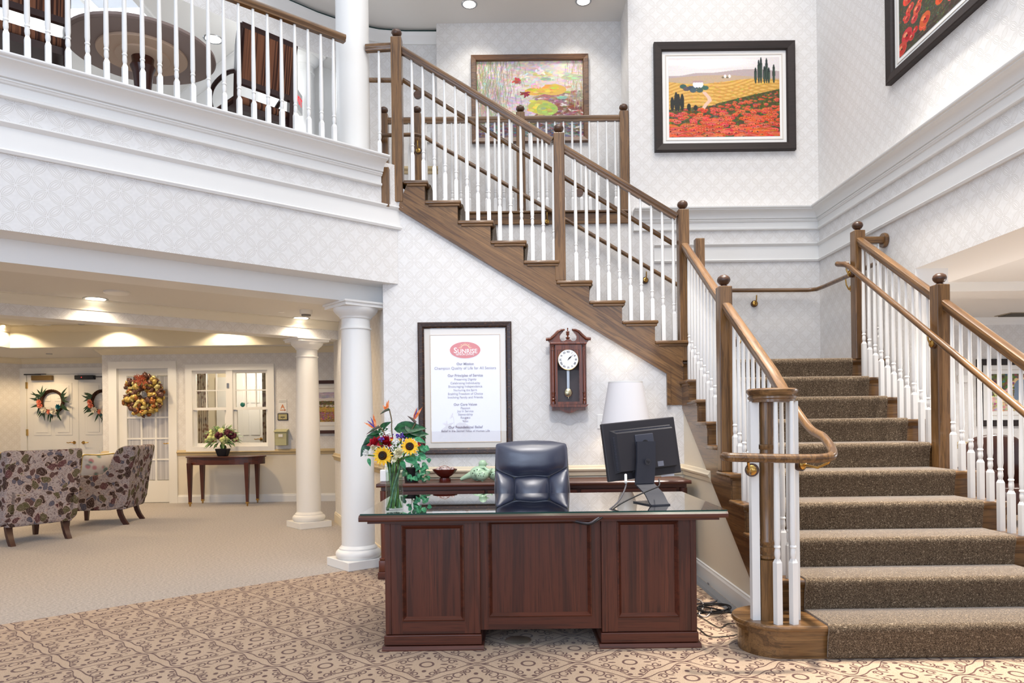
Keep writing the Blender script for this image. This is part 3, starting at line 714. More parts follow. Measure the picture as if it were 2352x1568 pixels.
for x in (3.17, 3.26): baluster(rr, x, 6.30, 10*RI, 1.02, .2)
gr = thing('wall_handrail', 'round oak grab rail inside the right balusters of the lower flight', 'handrail', (2.97, 5, 2))
zq = lambda y: nosey(y)+.825
grab(gr, [(3.03, 6.36, 2.64), (2.95, 6.40, 2.645), (2.925, 6.36, 2.64), (2.96, 6.28, 2.615), (2.97, 6.2, zq(6.2)), (2.97, 3.3, zq(3.3))], OAK['ys'], r=.023)
for y in (6.30, 5.08): bracket(gr, (3.03, y, zq(y)-.09), (2.975, y, zq(y)-.02))
# upper hall railing
hr = thing('gallery_railing', 'level upper hall railing in front of the water lily picture', 'railing', (.1, YB, 3.52))
for x in (-1.345, -.986, .13, 1.245): newel(hr, x, YB+.03, 3.385 if x < -.8 else 3.52, 4.60)
nx = [-1.345, -.986, .13, 1.245]
for a, c in zip(nx, nx[1:]):
    handrail(hr, [(a+.045, YB+.03, 4.565), (c-.045, YB+.03, 4.565)], OAK['x']); m = round((c-a)/.0945)
    for i in range(1, m):
        x = a+(c-a)*i/m; z0 = 3.385 if x < -.72 else 3.525; baluster(hr, x, YB+.03, z0, 4.505-z0, 4.505-.83-z0)
# balcony railing
br = thing('balcony_railing', 'balcony railing with white balusters above the lounge', 'railing', sn(1, 5.3, 3.52))
NB = 5.285; SB = at(765, 100, 5.75); s0 = Vector((SB.x, SB.y, 0)).dot(E1)
sC = C1[0]*E1.x+C1[1]*E1.y
for i in range(34):
    p = sn(s0-i*.1085, NB, 3.52)
    if p.y < 2.6: break
    baluster(br, p.x, p.y, 3.52, .85, .15, AN)
B().sweep(RAILP, [sn(-3.6, NB, 4.435), sn(s0+.1, NB, 4.435)]).obj('handrail', OAK['xe'], br, 40)
B().sweep(RAILP, [(-1.25, YR+.02, 4.605), (-1.02, YR, 4.605)]).obj('handrail', OAK['x'], br, 40)
baluster(br, -1.135, YR+.01, 3.525, 1.02, .22)
tag(B().box(-1.10, -1.035, YW-.11, YW-.05, 3.13, 3.47, .004).obj('trim_board', OAK['z'], None), 'short oak end board between balcony ledge and stair newel', 'trim')
# ================================================================ RECEPTION
def puff(b, poly_, y, d, back=None, n=6, flat=.0, P=None):   # cushion bulging from outline (x,z) towards -y by d
    P = P or (lambda x, yy, z: (x, yy, z))
    cx = sum(p[0] for p in poly_)/len(poly_); cz = sum(p[1] for p in poly_)/len(poly_); m = len(poly_)
    def side(sg, dep):
        rings = []; dep *= 1.12
        for k in range(n):
            s = math.cos(PI/2*k/n)**.75; h = dep*(math.sin(PI/2*k/n)**.8)
            rings.append([b.bm.verts.new(P(cx+(x-cx)*s, y-sg*h, cz+(z-cz)*s)) for x, z in poly_])
        for a, c in zip(rings, rings[1:]):
            for i in range(m): b.bm.faces.new((a[i], a[(i+1) % m], c[(i+1) % m], c[i]))
        v = b.bm.verts.new(P(cx, y-sg*dep, cz))
        for i in range(m): b.bm.faces.new((rings[-1][i], rings[-1][(i+1) % m], v))
        return rings[0]
    r0 = side(1, d)
    fixed = set(r0)
    for _ in range(24): bmesh.ops.smooth_vert(b.bm, verts=[v for v in b.bm.verts if v not in fixed and len(v.link_edges) > 2], factor=.5, use_axis_x=True, use_axis_y=True, use_axis_z=True)
    if back is None: b.bm.faces.new(r0[::-1])
    else:
        r1 = side(-1, back)
        for i in range(m): b.bm.faces.new((r0[i], r0[(i+1) % m], r1[(i+1) % m], r1[i]))
    return b
def round_poly(pts, seg=4, k=.3):     # soften corners of an outline
    out = []; n = len(pts)
    for i in range(n):
        p = Vector(pts[i]); a = p+(Vector(pts[i-1])-p)*k; c = p+(Vector(pts[(i+1) % n])-p)*k
        for j in range(seg+1):
            t = j/seg; out.append(tuple(a*(1-t)**2+p*2*t*(1-t)+c*t*t))
    return out
def panel_set(par, x0, x1, z0, z1, ox0, ox1, oz0, oz1, y, mats, dep=.014, nm='panel'):
    b = B(); b.box(x0, ox0, y, y+.02, z0, z1).box(ox1, x1, y, y+.02, z0, z1)
    b.obj('stile', mats['z'], par)
    B().box(ox0, ox1, y+.001, y+.02, z0, oz0).box(ox0, ox1, y+.001, y+.02, oz1, z1).obj('rail', mats['x'], par)
    B().box(ox0, ox1, y+dep, y+.024, oz0, oz1).obj(nm, mats['z'], par)
    w = .022; b = B()
    for q in ((ox0, oz0, ox1, oz0, 0, 1), (ox1, oz0, ox1, oz1, -1, 0), (ox1, oz1, ox0, oz1, 0, -1), (ox0, oz1, ox0, oz0, 1, 0)):
        ax, az, bx, bz, nx, nz = q; tx = 1 if bx > ax else -1 if bx < ax else 0; tz = 1 if bz > az else -1 if bz < az else 0
        for i, (w0, y0, w1, y1) in enumerate(((0, -.006, .3, -.010), (.3, -.010, .55, -.002), (.55, -.002, 1, dep-.001))):
            f = lambda X, Z, ww, yy, sg: (X+nx*w*ww+sg*tx*w*ww, y+yy, Z+nz*w*ww+sg*tz*w*ww)
            b.face([f(ax, az, w0, y0, 1), f(bx, bz, w0, y0, -1), f(bx, bz, w1, y1, -1), f(ax, az, w1, y1, 1)])
        f = lambda X, Z: (X, y-.006, Z); b.face([(ax, y, az), (bx, y, bz), (bx, y-.006, bz), (ax, y-.006, az)])
    b.obj('panel_moulding', mats['x'], par)
YDK = 3.95
desk = thing('desk', 'large dark cherry desk with panelled front facing the viewer', 'desk', (.15, 4.4, 0))
def dx(c): return at(860+c/2.868, 1300, YDK).x
def dz(c, Y=YDK, u=1240): return at(u, 1160+c/2.868, Y).z
TZ = .757
b = B().prism([(3.862, TZ-.034), (3.858, TZ-.026), (3.858, TZ-.012), (3.866, TZ-.006), (3.874, TZ), (4.90, TZ), (4.90, TZ-.034)], 'x', -.84, 1.168)
b.obj('desktop', MAH['x'], desk)
B().box(-.80, 1.13, 3.90, 4.86, TZ-.05, TZ-.034).obj('desktop_rim', MAH['x'], desk)
for (a, c, oa, oc, ob, ot, lab) in ((75, 690, 180, 590, 752, 122, 'L'), (1500, 2115, 1600, 2005, 745, 112, 'R')):
    x0, x1 = dx(a), dx(c); zb = dz(838)
    B().box(x0, x1, YDK+.02, 4.82, .05, TZ-.04).obj('pedestal', MAH['z'], desk)
    panel_set(desk, x0, x1, zb, TZ-.05, dx(oa), dx(oc), dz(ob), dz(ot), YDK, MAH)
    B().box(x0-.004, x0+.028, YDK-.006, YDK+.1, zb, TZ-.05, .002).box(x1-.028, x1+.004, YDK-.006, YDK+.1, zb, TZ-.05, .002).obj('corner_post', MAH['z'], desk)
    B().box(x0-.012, x1+.010, YDK-.014, 4.83, dz(908), dz(842), .004).obj('plinth', MAH['x'], desk)
    zt = dz(912)
    B().prism([(YDK-.03, 0), (YDK-.03, zt-.018), (YDK-.018, zt), (4.84, zt), (4.84, 0)], 'x', x0-.022, x1+.022).obj('base_moulding', MAH['x'], desk)
xa, xb = dx(690)+.004, dx(1500)-.004
panel_set(desk, xa, xb, .10, TZ-.05, dx(748), dx(1432), dz(738), dz(100), YDK+.018, MAH, nm='modesty_panel')
B().box(xb+.0, xb+.006, YDK+.0, YDK+.03, .1, TZ-.05).obj('gap_strip', BLACK, desk)
glass = B().box(-.832, 1.164, 3.862, 4.90, TZ+.001, TZ+.009)
EDGE = plain('glass_edge', (20, 62, 56), .15)
GT = mk_glass('desk_glass', (.84, .95, .92), 0, 2.0, 2.3)
og = glass.obj('glass_sheet', [GT, EDGE]); tag(og, 'clear glass sheet covering the desk top', 'glass')
for p in og.data.polygons:
    if abs(p.normal.z) < .5: p.material_index = 1
GZ = TZ+.009
# ---- office chair
LEA = M('black_leather', .34, 1.0); _v = LEA.mapped('pos', (1, 1, 1)); _n = LEA.vor(_v, 260); LEA.col(rgb(52, 57, 78)); LEA.b.inputs['Coat Weight'].default_value = .5; LEA.b.inputs['Coat Roughness'].default_value = .3; LEA.bump(_n, .12, .002); LEA = LEA.m
YCH = 5.2
oc = thing('office_chair', 'black leather executive chair pushed up behind the desk', 'chair', (at(1223, 1100, YCH).x, YCH+.2, 0))
def cp(x, y): p = at(1110+x/8.252, 990+y/8.252, YCH); return (p.x, p.z)
def lean(x, y, z): return (x, y+(z-.75)*.10, z)
def cushion(name, pts, d, k=.16, y=YCH+.05):
    o = puff(B(), round_poly([cp(*p) for p in pts], 4, k), y, d, .02, 7, P=lean).obj(name, LEA, oc, 180); return o
cushion('headrest_cushion', [(235, 245), (600, 192), (960, 176), (1300, 190), (1590, 240), (1612, 470), (1605, 690), (1250, 872), (960, 845), (590, 886), (240, 740), (228, 500)], .085)
cushion('lumbar_cushion', [(594, 888), (960, 838), (1246, 874), (1258, 1300), (1258, 1900), (592, 1900), (590, 1300)], .065)
cushion('side_cushion', [(240, 745), (588, 892), (588, 1300), (590, 1900), (300, 1900), (212, 1300), (208, 1000)], .07)
cushion('side_cushion', [(1254, 876), (1606, 694), (1650, 1000), (1662, 1300), (1600, 1900), (1268, 1900), (1262, 1300)], .07)
sh = [cp(*p) for p in ((228, 252), (960, 182), (1604, 250), (1650, 1000), (1640, 1900), (240, 1900), (212, 1000))]
b = B(); puff(b, round_poly(sh, 4, .12), YCH+.06, .01, .05, 5, P=lean); b.obj('back_shell', plain('shell_leather', (18, 19, 24), .5), oc, 180)
cxx = at(1223, 1100, YCH).x
puff(B(), round_poly([(cxx-.26, -5.62), (cxx+.26, -5.62), (cxx+.27, -5.2), (cxx+.25, -5.02), (cxx-.25, -5.02), (cxx-.27, -5.2)], 4, .2), 0, .09, .03, 6, P=lambda x, y, z: (x, -z-.28, .43-y)).obj('seat_cushion', LEA, oc, 180)
for sg in (-1, 1):
    B().tube([(cxx+sg*.27, 5.25, .44), (cxx+sg*.31, 5.22, .50), (cxx+sg*.31, 5.18, .60), (cxx+sg*.31, 5.08, .66), (cxx+sg*.31, 4.98, .66)], .022, 8).obj('armrest', BLACK, oc, 60)
B().lathe([(.025, .12), (.025, .38), (.06, .40)], (cxx, 5.1, 0), 14).obj('gas_lift', STEEL, oc, 40)
b = B()
for i in range(5):
    a = 2*PI*i/5+.3; d = Vector((math.cos(a), math.sin(a), 0)); c0 = Vector((cxx, 5.1, 0))
    B().tube([c0+Vector((0, 0, .13)), c0+d*.15+Vector((0, 0, .115)), c0+d*.3+Vector((0, 0, .075))], [.035, .028, .018], 8).obj('base_leg', BLACK, oc, 60)
    B().lathe([(.028, -.02), (.03, -.015), (.03, .015), (.028, .02)], tuple(c0+d*.3+Vector((0, 0, .031))), 14, 'x').obj('caster', BLACK, oc, 40)
# ---- credenza
cr = thing('credenza', 'low dark cherry credenza against the wallpapered wall', 'cabinet', (.17, 5.97, 0))
CZ, CY = .772, 5.75
B().prism([(CY, CZ-.028), (CY-.004, CZ-.016), (CY-.002, CZ-.008), (CY+.006, CZ), (6.195, CZ), (6.195, CZ-.028)], 'x', -1.105, 1.445).obj('top', MAH['x'], cr)
B().box(-1.06, 1.40, CY+.05, 6.19, .06, CZ-.028).obj('carcass', MAH['x'], cr)
B().box(-1.07, 1.41, CY+.022, CY+.06, CZ-.055, CZ-.028).obj('top_rail', MAH['x'], cr)
for x in (-1.05, 1.39): B().lathe([(.030, .16), (.032, CZ-.06)], (x, CY+.05, 0), 16).box(x-.042, x+.042, CY+.008, CY+.09, .06, .15, .004).lathe([(.04, .15), (.044, .155), (.044, .165), (.032, .17)], (x, CY+.05, 0), 16).obj('corner_column', MAH['z'], cr, 40)
B().box(-1.10, 1.44, CY, 6.19, 0, .06, .006).obj('plinth', MAH['x'], cr)
def cX(u): return at(u, 1125, CY).x
for u0, u1, ks in ((893, 1113, (930, 1076)), (1120, 1326, (1170, 1275)), (1335, 1556, (1373.5, 1517))):
    d = B().box(cX(u0), cX(u1), CY+.032, CY+.052, CZ-.19, CZ-.062, .004).obj('drawer', MAH['x'], cr)
    for u in ks: B().lathe([(.006, 0), (.006, -.012), (.014, -.018), (.016, -.026), (.010, -.032), (0, -.033)], (cX(u), CY+.032, CZ-.104), 16, 'y').obj('knob', STEEL, d, 60)
    xm = (cX(u0)+cX(u1))/2
    for a, c in ((cX(u0), xm-.004), (xm+.004, cX(u1))):
        d = B().box(a, c, CY+.034, CY+.052, .09, CZ-.2, .003).box(a+.07, c-.07, CY+.026, CY+.036, .16, CZ-.27, .006).obj('door', MAH['z'], cr)
# bowl, dried pods, birds, small things on the credenza
YO = 5.95
def on(u, Y=YO): return at(u, 1100, Y).x
bx = on(1022)
bw = thing('bowl', 'dark red wooden pedestal bowl on the credenza holding pale pods', 'bowl', (bx, YO, CZ))
RED = plain('red_wood', (92, 30, 20), .25)
B().lathe([(.048, 0), (.05, .006), (.046, .03), (.036, .034)], (bx, YO, CZ), 28).obj('foot', RED, bw, 50)
B().lathe([(.034, .033), (.06, .05), (.09, .078), (.103, .098), (.104, .102), (.098, .100), (.085, .082), (.05, .06), (0, .055)], (bx, YO, CZ), 36).obj('dish', RED, bw, 50)
POD = speck('dried_pod', (228, 214, 208), (190, 160, 150), 120)
podl = ['pale dried pod at the left rim of the wooden bowl', 'pale dried pod standing up left of centre in the bowl', 'curled pale pod in the middle of the wooden bowl', 'pale dried pod right of centre in the wooden bowl', 'small pale pod at the right rim of the wooden bowl', 'pale pod at the back of the wooden bowl']
for l, (px_, py_, pz_, r) in zip(podl, ((-.055, -.01, .100, .017), (-.035, .0, .108, .02), (0, -.01, .102, .021), (.028, .005, .105, .02), (.065, -.005, .104, .016), (.01, .045, .104, .017))):
    o = B().ball((bx+px_, YO+py_, CZ+pz_), r, 10, 7, (1.2, .9, .8), Matrix.Rotation(px_*30, 4, 'Y')).tube([(bx+px_-r, YO+py_, CZ+pz_), (bx+px_-r*.4, YO+py_-r*.6, CZ+pz_+r*.9), (bx+px_+r, YO+py_-r*.2, CZ+pz_+r*.5)], .003, 5).obj('dried_pod', POD, None, 60)
    tag(o, l, 'pod', 'pods in the wooden bowl')
TW = plain('twig', (170, 120, 100), .7)
o = B().tube([(bx-.05, YO-.02, CZ+.1), (bx-.03, YO-.02, CZ+.125), (bx+.0, YO-.015, CZ+.134), (bx+.03, YO-.01, CZ+.122), (bx+.04, YO-.01, CZ+.105)], .0022, 5).obj('twig', TW); tag(o, 'thin arched twig over the pods in the wooden bowl', 'twig')
CEL = plain('celadon_glaze', (176, 204, 172), .18); HOLE = plain('pierced_dark', (40, 56, 40), .8)
def bird(u, label, s, face, headup, dy=0):
    x = on(u, YO+dy); o = thing('bird_figurine', label, 'figurine', (x, YO+dy, CZ)); c = Vector((x, YO+dy, CZ))
    t = math.radians(-22 if headup else 12)*face
    R = Matrix.Rotation(t, 4, 'Y')
    B().ball(c+Vector((0, 0, .05*s)), .05*s, 20, 14, (1.15, .9, .92), R).lathe([(.012*s, 0), (.008*s, .01*s)], (x, YO+dy, CZ), 10).obj('body', CEL, o, 60)
    if headup:
        B().ball(c+Vector((.035*s*face, 0, .112*s)), .027*s, 14, 10, (1.05, .9, 1)).lathe([(.03*s, .085*s), (.024*s, .10*s)], (x+.031*s*face, YO+dy, CZ), 14).obj('head', CEL, o, 60)
        B().lathe([(.007*s, 0), (0, .022*s)], seg=8).xf(Matrix.Translation(c+Vector((.058*s*face, 0, .11*s))) @ Matrix.Rotation(PI/2*face, 4, 'Y')).obj('beak', CEL, o, 60)
        B().tube([c+Vector((-.04*s*face, 0, .04*s)), c+Vector((-.085*s*face, 0, .022*s)), c+Vector((-.115*s*face, 0, .008*s))], [.026*s, .016*s, .01*s], 10).obj('tail', CEL, o, 60)
    else:
        B().tube([c+Vector((-.035*s*face, 0, .065*s)), c+Vector((-.07*s*face, 0, .095*s)), c+Vector((-.085*s*face, 0, .112*s))], [.024*s, .012*s, .006*s], 10).obj('tail', CEL, o, 60)
        B().ball(c+Vector((.045*s*face, 0, .065*s)), .026*s, 14, 10).obj('head', CEL, o, 60)
        B().lathe([(.006*s, 0), (0, .02*s)], seg=8).xf(Matrix.Translation(c+Vector((.068*s*face, 0, .06*s))) @ Matrix.Rotation(PI/2*face, 4, 'Y')).obj('beak', CEL, o, 60)
    b = B()
    for fx, fz in ((-.02, .068), (0, .075), (.018, .066), (-.012, .05), (.010, .048), (-.03, .052)):
        yy = -.045*s*math.sqrt(max(.05, 1-(fx/.058)**2-((fz-.05)/.047)**2))
        b.ball(c+Vector((fx*s, yy, fz*s)), .0042*s, 8, 6, (1, .5, 1))
    b.obj('pierced_hole', HOLE, o, 60)
bird(1097, 'pale green pierced ceramic bird with raised head on the credenza', 1.25, 1, True, .05)
bird(1108, 'small pale green pierced bird in front with tail up right', .95, -1, False, -.03)
bird(1136, 'pale green pierced bird half hidden behind the office chair', 1.05, 1, False, .03)
o = B().box(on(871)-.0, on(891), 5.98, 6.04, CZ, CZ+.10, .008).obj('white_box', WHITE); tag(o, 'small plain white box at the left end of the credenza', 'box')
# lamp
lx = at(1437, 930, 5.98).x
lp = thing('table_lamp', 'white shaded table lamp standing behind the computer monitor', 'lamp', (lx, 5.98, CZ))
SHADE = M('lamp_shade', .85, .2); SHADE.col(rgb(214, 212, 215)); SHADE.b.inputs['Subsurface Weight'].default_value = 0; SHADE = SHADE.m
B().lathe([(.205, 1.225), (.142, 1.585), (.139, 1.585), (.202, 1.225)], (lx, 5.98, 0), 48, caps=False).obj('lamp_shade', SHADE, lp, 60)
B().lathe([(.208, 1.222), (.208, 1.232), (.203, 1.232)], (lx, 5.98, 0), 48, caps=False).lathe([(.144, 1.578), (.144, 1.588), (.139, 1.588)], (lx, 5.98, 0), 48, caps=False).obj('shade_trim', WHITE, lp, 60)
B().lathe([(.085, CZ), (.085, CZ+.02), (.05, CZ+.035), (.03, CZ+.06), (.06, CZ+.12), (.085, CZ+.2), (.075, CZ+.29), (.03, CZ+.36), (.018, CZ+.40), (.018, CZ+.46)], (lx, 5.98, 0), 28).obj('lamp_base', plain('lamp_ceramic', (210, 205, 195), .25), lp, 60)
B().lathe([(.012, CZ+.46), (.012, CZ+.50), (.006, CZ+.51), (.006, 1.57), (0, 1.575)], (lx, 5.98, 0), 10).obj('lamp_stem', BRASS, lp, 60)
point('table_lamp_glow', (lx, 5.98, 1.42), 5, (1, .80, .52), .04)
# switch plate
sx, sz = at(1381, 968, YW).x, at(1381, 968, YW).z
sp = thing('switch_plate', 'white light switch plate on the wall half behind the lamp shade', 'switch', (sx+.025, YW, sz))
B().box(sx-.036, sx+.086, YW-.007, YW, sz-.062, sz+.062, .003).obj('plate', WHITE, sp)
for k in (0, .05): B().box(sx-.006+k, sx+.006+k, YW-.016, YW-.007, sz-.01, sz+.012, .002).obj('toggle', WHITE, sp)
# ---- wall poster
GOLDF = M('mottled_frame', .35, .5); _v = GOLDF.mapped('pos', (60, 60, 60)); _n = GOLDF.noise(GOLDF.mapped('pos', (30, 30, 120)), 1, 4, .7); GOLDF.col(GOLDF.mix(_n.ss(.5, .75), rgb(44, 25, 17), rgb(120, 78, 44))); GOLDF = GOLDF.m
def frame_obj(par, x0, x1, z0, z1, w, y, d, mat, prof=None, place=None):
    # mitred picture frame on a plane facing -y; place maps local (x,y,z)
    T = place or (lambda x, yy, z: (x, yy, z))
    pr = prof or [(0, 0), (0, -d*.8), (w*.15, -d), (w*.7, -d*.85), (w, -d*.5), (w, 0)]
    b = B(); rings = []
    for (cx, cz, sx_, sz_) in ((x0, z0, 1, 1), (x1, z0, -1, 1), (x1, z1, -1, -1), (x0, z1, 1, -1)):
        rings.append([b.bm.verts.new(T(cx+sx_*a, y+q, cz+sz_*a)) for a, q in pr])
    n = len(pr)
    for k in range(4):
        a, c = rings[k], rings[(k+1) % 4]
        for i in range(n): b.bm.faces.new((a[i], a[(i+1) % n], c[(i+1) % n], c[i]))
    return b.obj('frame', mat, par)
def text(s, size, mat, par, loc, width=None, bold=0, name='lettering', rot=(PI/2, 0, 0), depth=.0006):
    cu = bpy.data.curves.new('t', 'FONT'); cu.body = s; cu.align_x = 'CENTER'; cu.align_y = 'CENTER'; cu.size = size; cu.extrude = depth; cu.offset = bold*size; cu.resolution_u = 3
    o = bpy.data.objects.new('t', cu); COL.objects.link(o); bpy.context.view_layer.update()
    me = bpy.data.meshes.new_from_object(o.evaluated_get(bpy.context.evaluated_depsgraph_get()))
    w = o.dimensions.x; bpy.data.objects.remove(o)
    k = width/w if width and w > 0 else 1
    me.transform(Matrix.Translation(loc) @ Matrix.LocRotScale(None, __import__('mathutils').Euler(rot), Vector((k, k if abs(k-1) < .5 else 1, 1))))
    me.materials.clear(); me.materials.append(mat); me.name = name
    root = par
    while root.parent: root = root.parent
    me.transform(Matrix.Translation(-ORIG.get(root.name, Vector())))
    q = bpy.data.objects.new(name, me); COL.objects.link(q); q.parent = par; return q
SCP = 4.9
def po(x, y): return at(940+x/SCP, 730+y/SCP, YW)
pa, pb = po(97, 60), po(1166, 1522)
px0, px1, pz1, pz0 = pa.x, pb.x, pa.z+.004, pb.z
pos = thing('framed_poster', 'framed mission statement poster with red oval logo behind the desk', 'poster', ((px0+px1)/2, YW, (pz0+pz1)/2))
frame_obj(pos, px0, px1, pz0, pz1, .055, YW, .035, GOLDF)
PAPERW = plain('poster_paper', (236, 236, 244), .7, .2); MATB = plain('poster_mat', (226, 220, 212), .8, .2)
i0, i1 = po(238, 200), po(1030, 1388)
b = B().box(px0+.05, px1-.05, YW-.012, YW-.002, pz0+.05, pz1-.05).obj('backing', MATB, pos)
B().box(i0.x, i1.x, YW-.0135, YW-.012, i1.z, i0.z).obj('print', PAPERW, pos)
w = .012; frame_obj(pos, i0.x-.006, i1.x+.006, i1.z-.006, i0.z+.006, .008, YW-.012, .004, plain('mat_bevel', (206, 190, 172), .8)).name = 'mat_edge'
B().box(px0+.05, px1-.05, YW-.0235, YW-.022, pz0+.05, pz1-.05).obj('glazing', GLASS, pos)
INK = plain('poster_ink', (150, 140, 156), .7); INKR = plain('logo_red', (212, 112, 112), .6); INKW = plain('logo_white', (250, 246, 244), .6); INKY = plain('logo_sun', (244, 208, 160), .6)
yy = YW-.0142
c = po(630, 363); ex, ez = 172/SCP/262, 92/SCP/262
B().lathe([(1, -.0006), (1, 0)], (0, 0, 0), 48, 'y').xf(Matrix.Translation((c.x, yy, c.z)) @ Matrix.Diagonal((ex*1.03, 1, ez*1.05, 1))).obj('logo_border', INKW, pos)
lg = B().lathe([(1, -.0012), (1, 0)], (0, 0, 0), 48, 'y').xf(Matrix.Translation((c.x, yy-.0005, c.z)) @ Matrix.Diagonal((ex, 1, ez, 1))).obj('logo_oval', INKR, pos)
b = B(); sc_ = po(630, 345)
q = [(sc_.x+.040*math.cos(PI*i/12), sc_.z+.034*math.sin(PI*i/12)) for i in range(13)]; q2 = [(sc_.x+.034*math.cos(PI*i/12), sc_.z+.028*math.sin(PI*i/12)) for i in range(12, -1, -1)]
for i in range(12): b.face([(q[i][0], yy-.002, q[i][1]), (q[i+1][0], yy-.002, q[i+1][1]), (q2[11-i][0], yy-.002, q2[11-i][1]), (q2[12-i][0], yy-.002, q2[12-i][1])])
for i in range(9):
    a = PI*(i+.5)/9; L = .062 if i % 2 == 0 else .055; d = (math.cos(a), math.sin(a)); n_ = (-d[1]*.0035, d[0]*.0035)
    b.face([(sc_.x+d[0]*.044+n_[0], yy-.002, sc_.z+d[1]*.038+n_[1]), (sc_.x+d[0]*.044-n_[0], yy-.002, sc_.z+d[1]*.038-n_[1]), (sc_.x+d[0]*L, yy-.002, sc_.z+d[1]*L*.86)])
b.obj('sun_rays', INKY, lg)
def ptext(y, s, wpx, bold=0, size=None, mat=INK, x=631, par=pos, dy=0):
    p = po(x+(y-560)*.005, y); text(s, size or .024, mat, par, (p.x, yy-.0015-dy, p.z), wpx/SCP/262, bold)
S1 = po(521, 370); text('S', .052, INKW, lg, (S1.x, yy-.003, S1.z), .028, .012)
S1 = po(655, 378); text('UNRISE', .040, INKW, lg, (S1.x, yy-.003, S1.z), .172, .010)
S1 = po(628, 413); text('SENIOR LIVING', .019, INKW, lg, (S1.x, yy-.003, S1.z), .158, .008)
for y, s, w, bo in ((518, 'Our Mission', 192, .022), (566, 'Champion Quality of Life for All Seniors', 690, 0), (648, 'Our Principles of Service', 395, .022), (691, 'Preserving Dignity', 248, 0), (733, 'Celebrating Individuality', 332, 0), (771, 'Encouraging Independence', 378, 0), (812, 'Nurturing the Spirit', 262, 0), (853, 'Enabling Freedom of Choice', 390, 0), (893, 'Involving Family and Friends', 392, 0), (973, 'Our Core Values', 262, .022), (1014, 'Passion', 104, 0), (1048, 'Joy in Service', 182, 0), (1085, 'Stewardship', 163, 0), (1121, 'Respect', 108, 0), (1160, 'Trust', 63, 0), (1228, 'Our Foundational Belief', 385, .022), (1270, 'Belief in the Sacred Value of Human Life', 542, 0)):
    ptext(y, s, w, bo, .034 if 'Champion' in s else .026)
# ---- wall clock
SCK = 7.127
def ck(x, y): p = at(1230+x/SCK, 740+y/SCK, YW); return p.x, p.z
clk = thing('wall_clock', 'dark wooden pendulum wall clock with arched pediment', 'clock', (ck(520, 800)[0], YW, ck(520, 800)[1]))
kx = lambda x: ck(x, 800)[0]; kz = lambda y: ck(520, y)[1]
CW_ = wood('clock_wood', 'z', (46, 16, 8), (92, 40, 20), (130, 64, 34), .25, 1.4, .4)
y0 = YW-.115
B().box(kx(228), kx(345), y0+.02, YW, kz(1345), kz(380)).box(kx(695), kx(815), y0+.02, YW, kz(1345), kz(380)).box(kx(345), kx(695), y0+.02, YW, kz(1345), kz(1305)).box(kx(345), kx(695), y0+.02, YW, kz(470), kz(380)).obj('case', CW_, clk)
fr = B().box(kx(318), kx(345), y0, y0+.02, kz(1345), kz(390)).box(kx(695), kx(728), y0, y0+.02, kz(1345), kz(390)).box(kx(345), kx(695), y0, y0+.02, kz(1345), kz(1305)).box(kx(345), kx(695), y0, y0+.02, kz(470), kz(390))
fr.obj('door_frame', CW_, clk)
# arched spandrel around the dial
cx, cz, r = kx(520), kz(628), 170/SCK/262
b = B(); n = 20
for i in range(n):
    a0, a1 = PI*i/n, PI*(i+1)/n
    p = [(cx+r*math.cos(a), cz+r*math.sin(a)) for a in (a0, a1)]
    tq = [(max(kx(345), min(kx(695), q[0])), kz(470)) for q in p]
    b.face([(p[0][0], y0+.004, p[0][1]), (p[1][0], y0+.004, p[1][1]), (tq[1][0], y0+.004, tq[1][1]), (tq[0][0], y0+.004, tq[0][1])])
b.obj('dial_arch', CW_, clk)
for x0, x1 in ((240, 312), (750, 808)):
    xm = (kx(x0)+kx(x1))/2; w2 = (kx(x1)-kx(x0))/2
    B().lathe([(w2*.8, kz(1145)), (w2*.8, kz(480))], (xm, y0+.02, 0), 16).lathe([(w2, kz(475)), (w2*.7, kz(450)), (w2*.9, kz(420)), (w2, kz(392))], (xm, y0+.02, 0), 16).obj('side_column', CW_, clk, 40)
    B().lathe([(w2, kz(1340)), (w2, kz(1300)), (w2*.7, kz(1290)), (w2, kz(1265)), (w2*.6, kz(1245)), (w2*.9, kz(1200)), (w2*.8, kz(1180)), (w2, kz(1165)), (w2, kz(1150))], (xm, y0+.02, 0), 16).obj('turned_base', CW_, clk, 40)
DK = plain('clock_interior', (64, 50, 52), .5)
B().box(kx(345), kx(695), YW-.03, YW-.025, kz(1305), kz(470)).obj('back_panel', DK, clk)
B().box(kx(225), kx(820), y0-.01, YW, kz(385), kz(350), .004).obj('cornice', CW_, clk)
pl = [(160, 285), (230, 275), (290, 225), (345, 165), (400, 140), (465, 138), (440, 175), (405, 215), (385, 250), (385, 290), (410, 325), (440, 332), (470, 320), (490, 300), (520, 300)]
pp = [ck(*p) for p in pl]+[ck(520, 350), ck(215, 350)]
B().prism(pp, 'y', y0+.01, y0+.045).obj('pediment', CW_, clk)
pp = [ck(1040-p[0], p[1]) for p in pl]+[ck(520, 350), ck(825, 350)]
B().prism(pp[::-1], 'y', y0+.01, y0+.045).obj('pediment', CW_, clk)
for sg in (0, 1):
    q = [(158, 300), (232, 292), (295, 238), (350, 178), (405, 152), (462, 146)]
    B().tube([(ck(x if not sg else 1040-x, y)[0], y0+.004, ck(520, y)[1]) for x, y in q], [.014, .013, .012, .011, .010, .008], 8).obj('scroll_moulding', CW_, clk, 60)
fz = [(15, 332), (12, 300), (34, 285), (36, 270), (16, 262), (10, 245), (26, 225), (28, 205), (18, 195), (32, 188), (30, 178), (8, 165), (8, 140), (12, 128), (10, 115)]
B().lathe([(a/SCK/262, kz(z)) for a, z in fz], (kx(520), y0+.02, 0), 16).obj('finial', CW_, clk, 50)
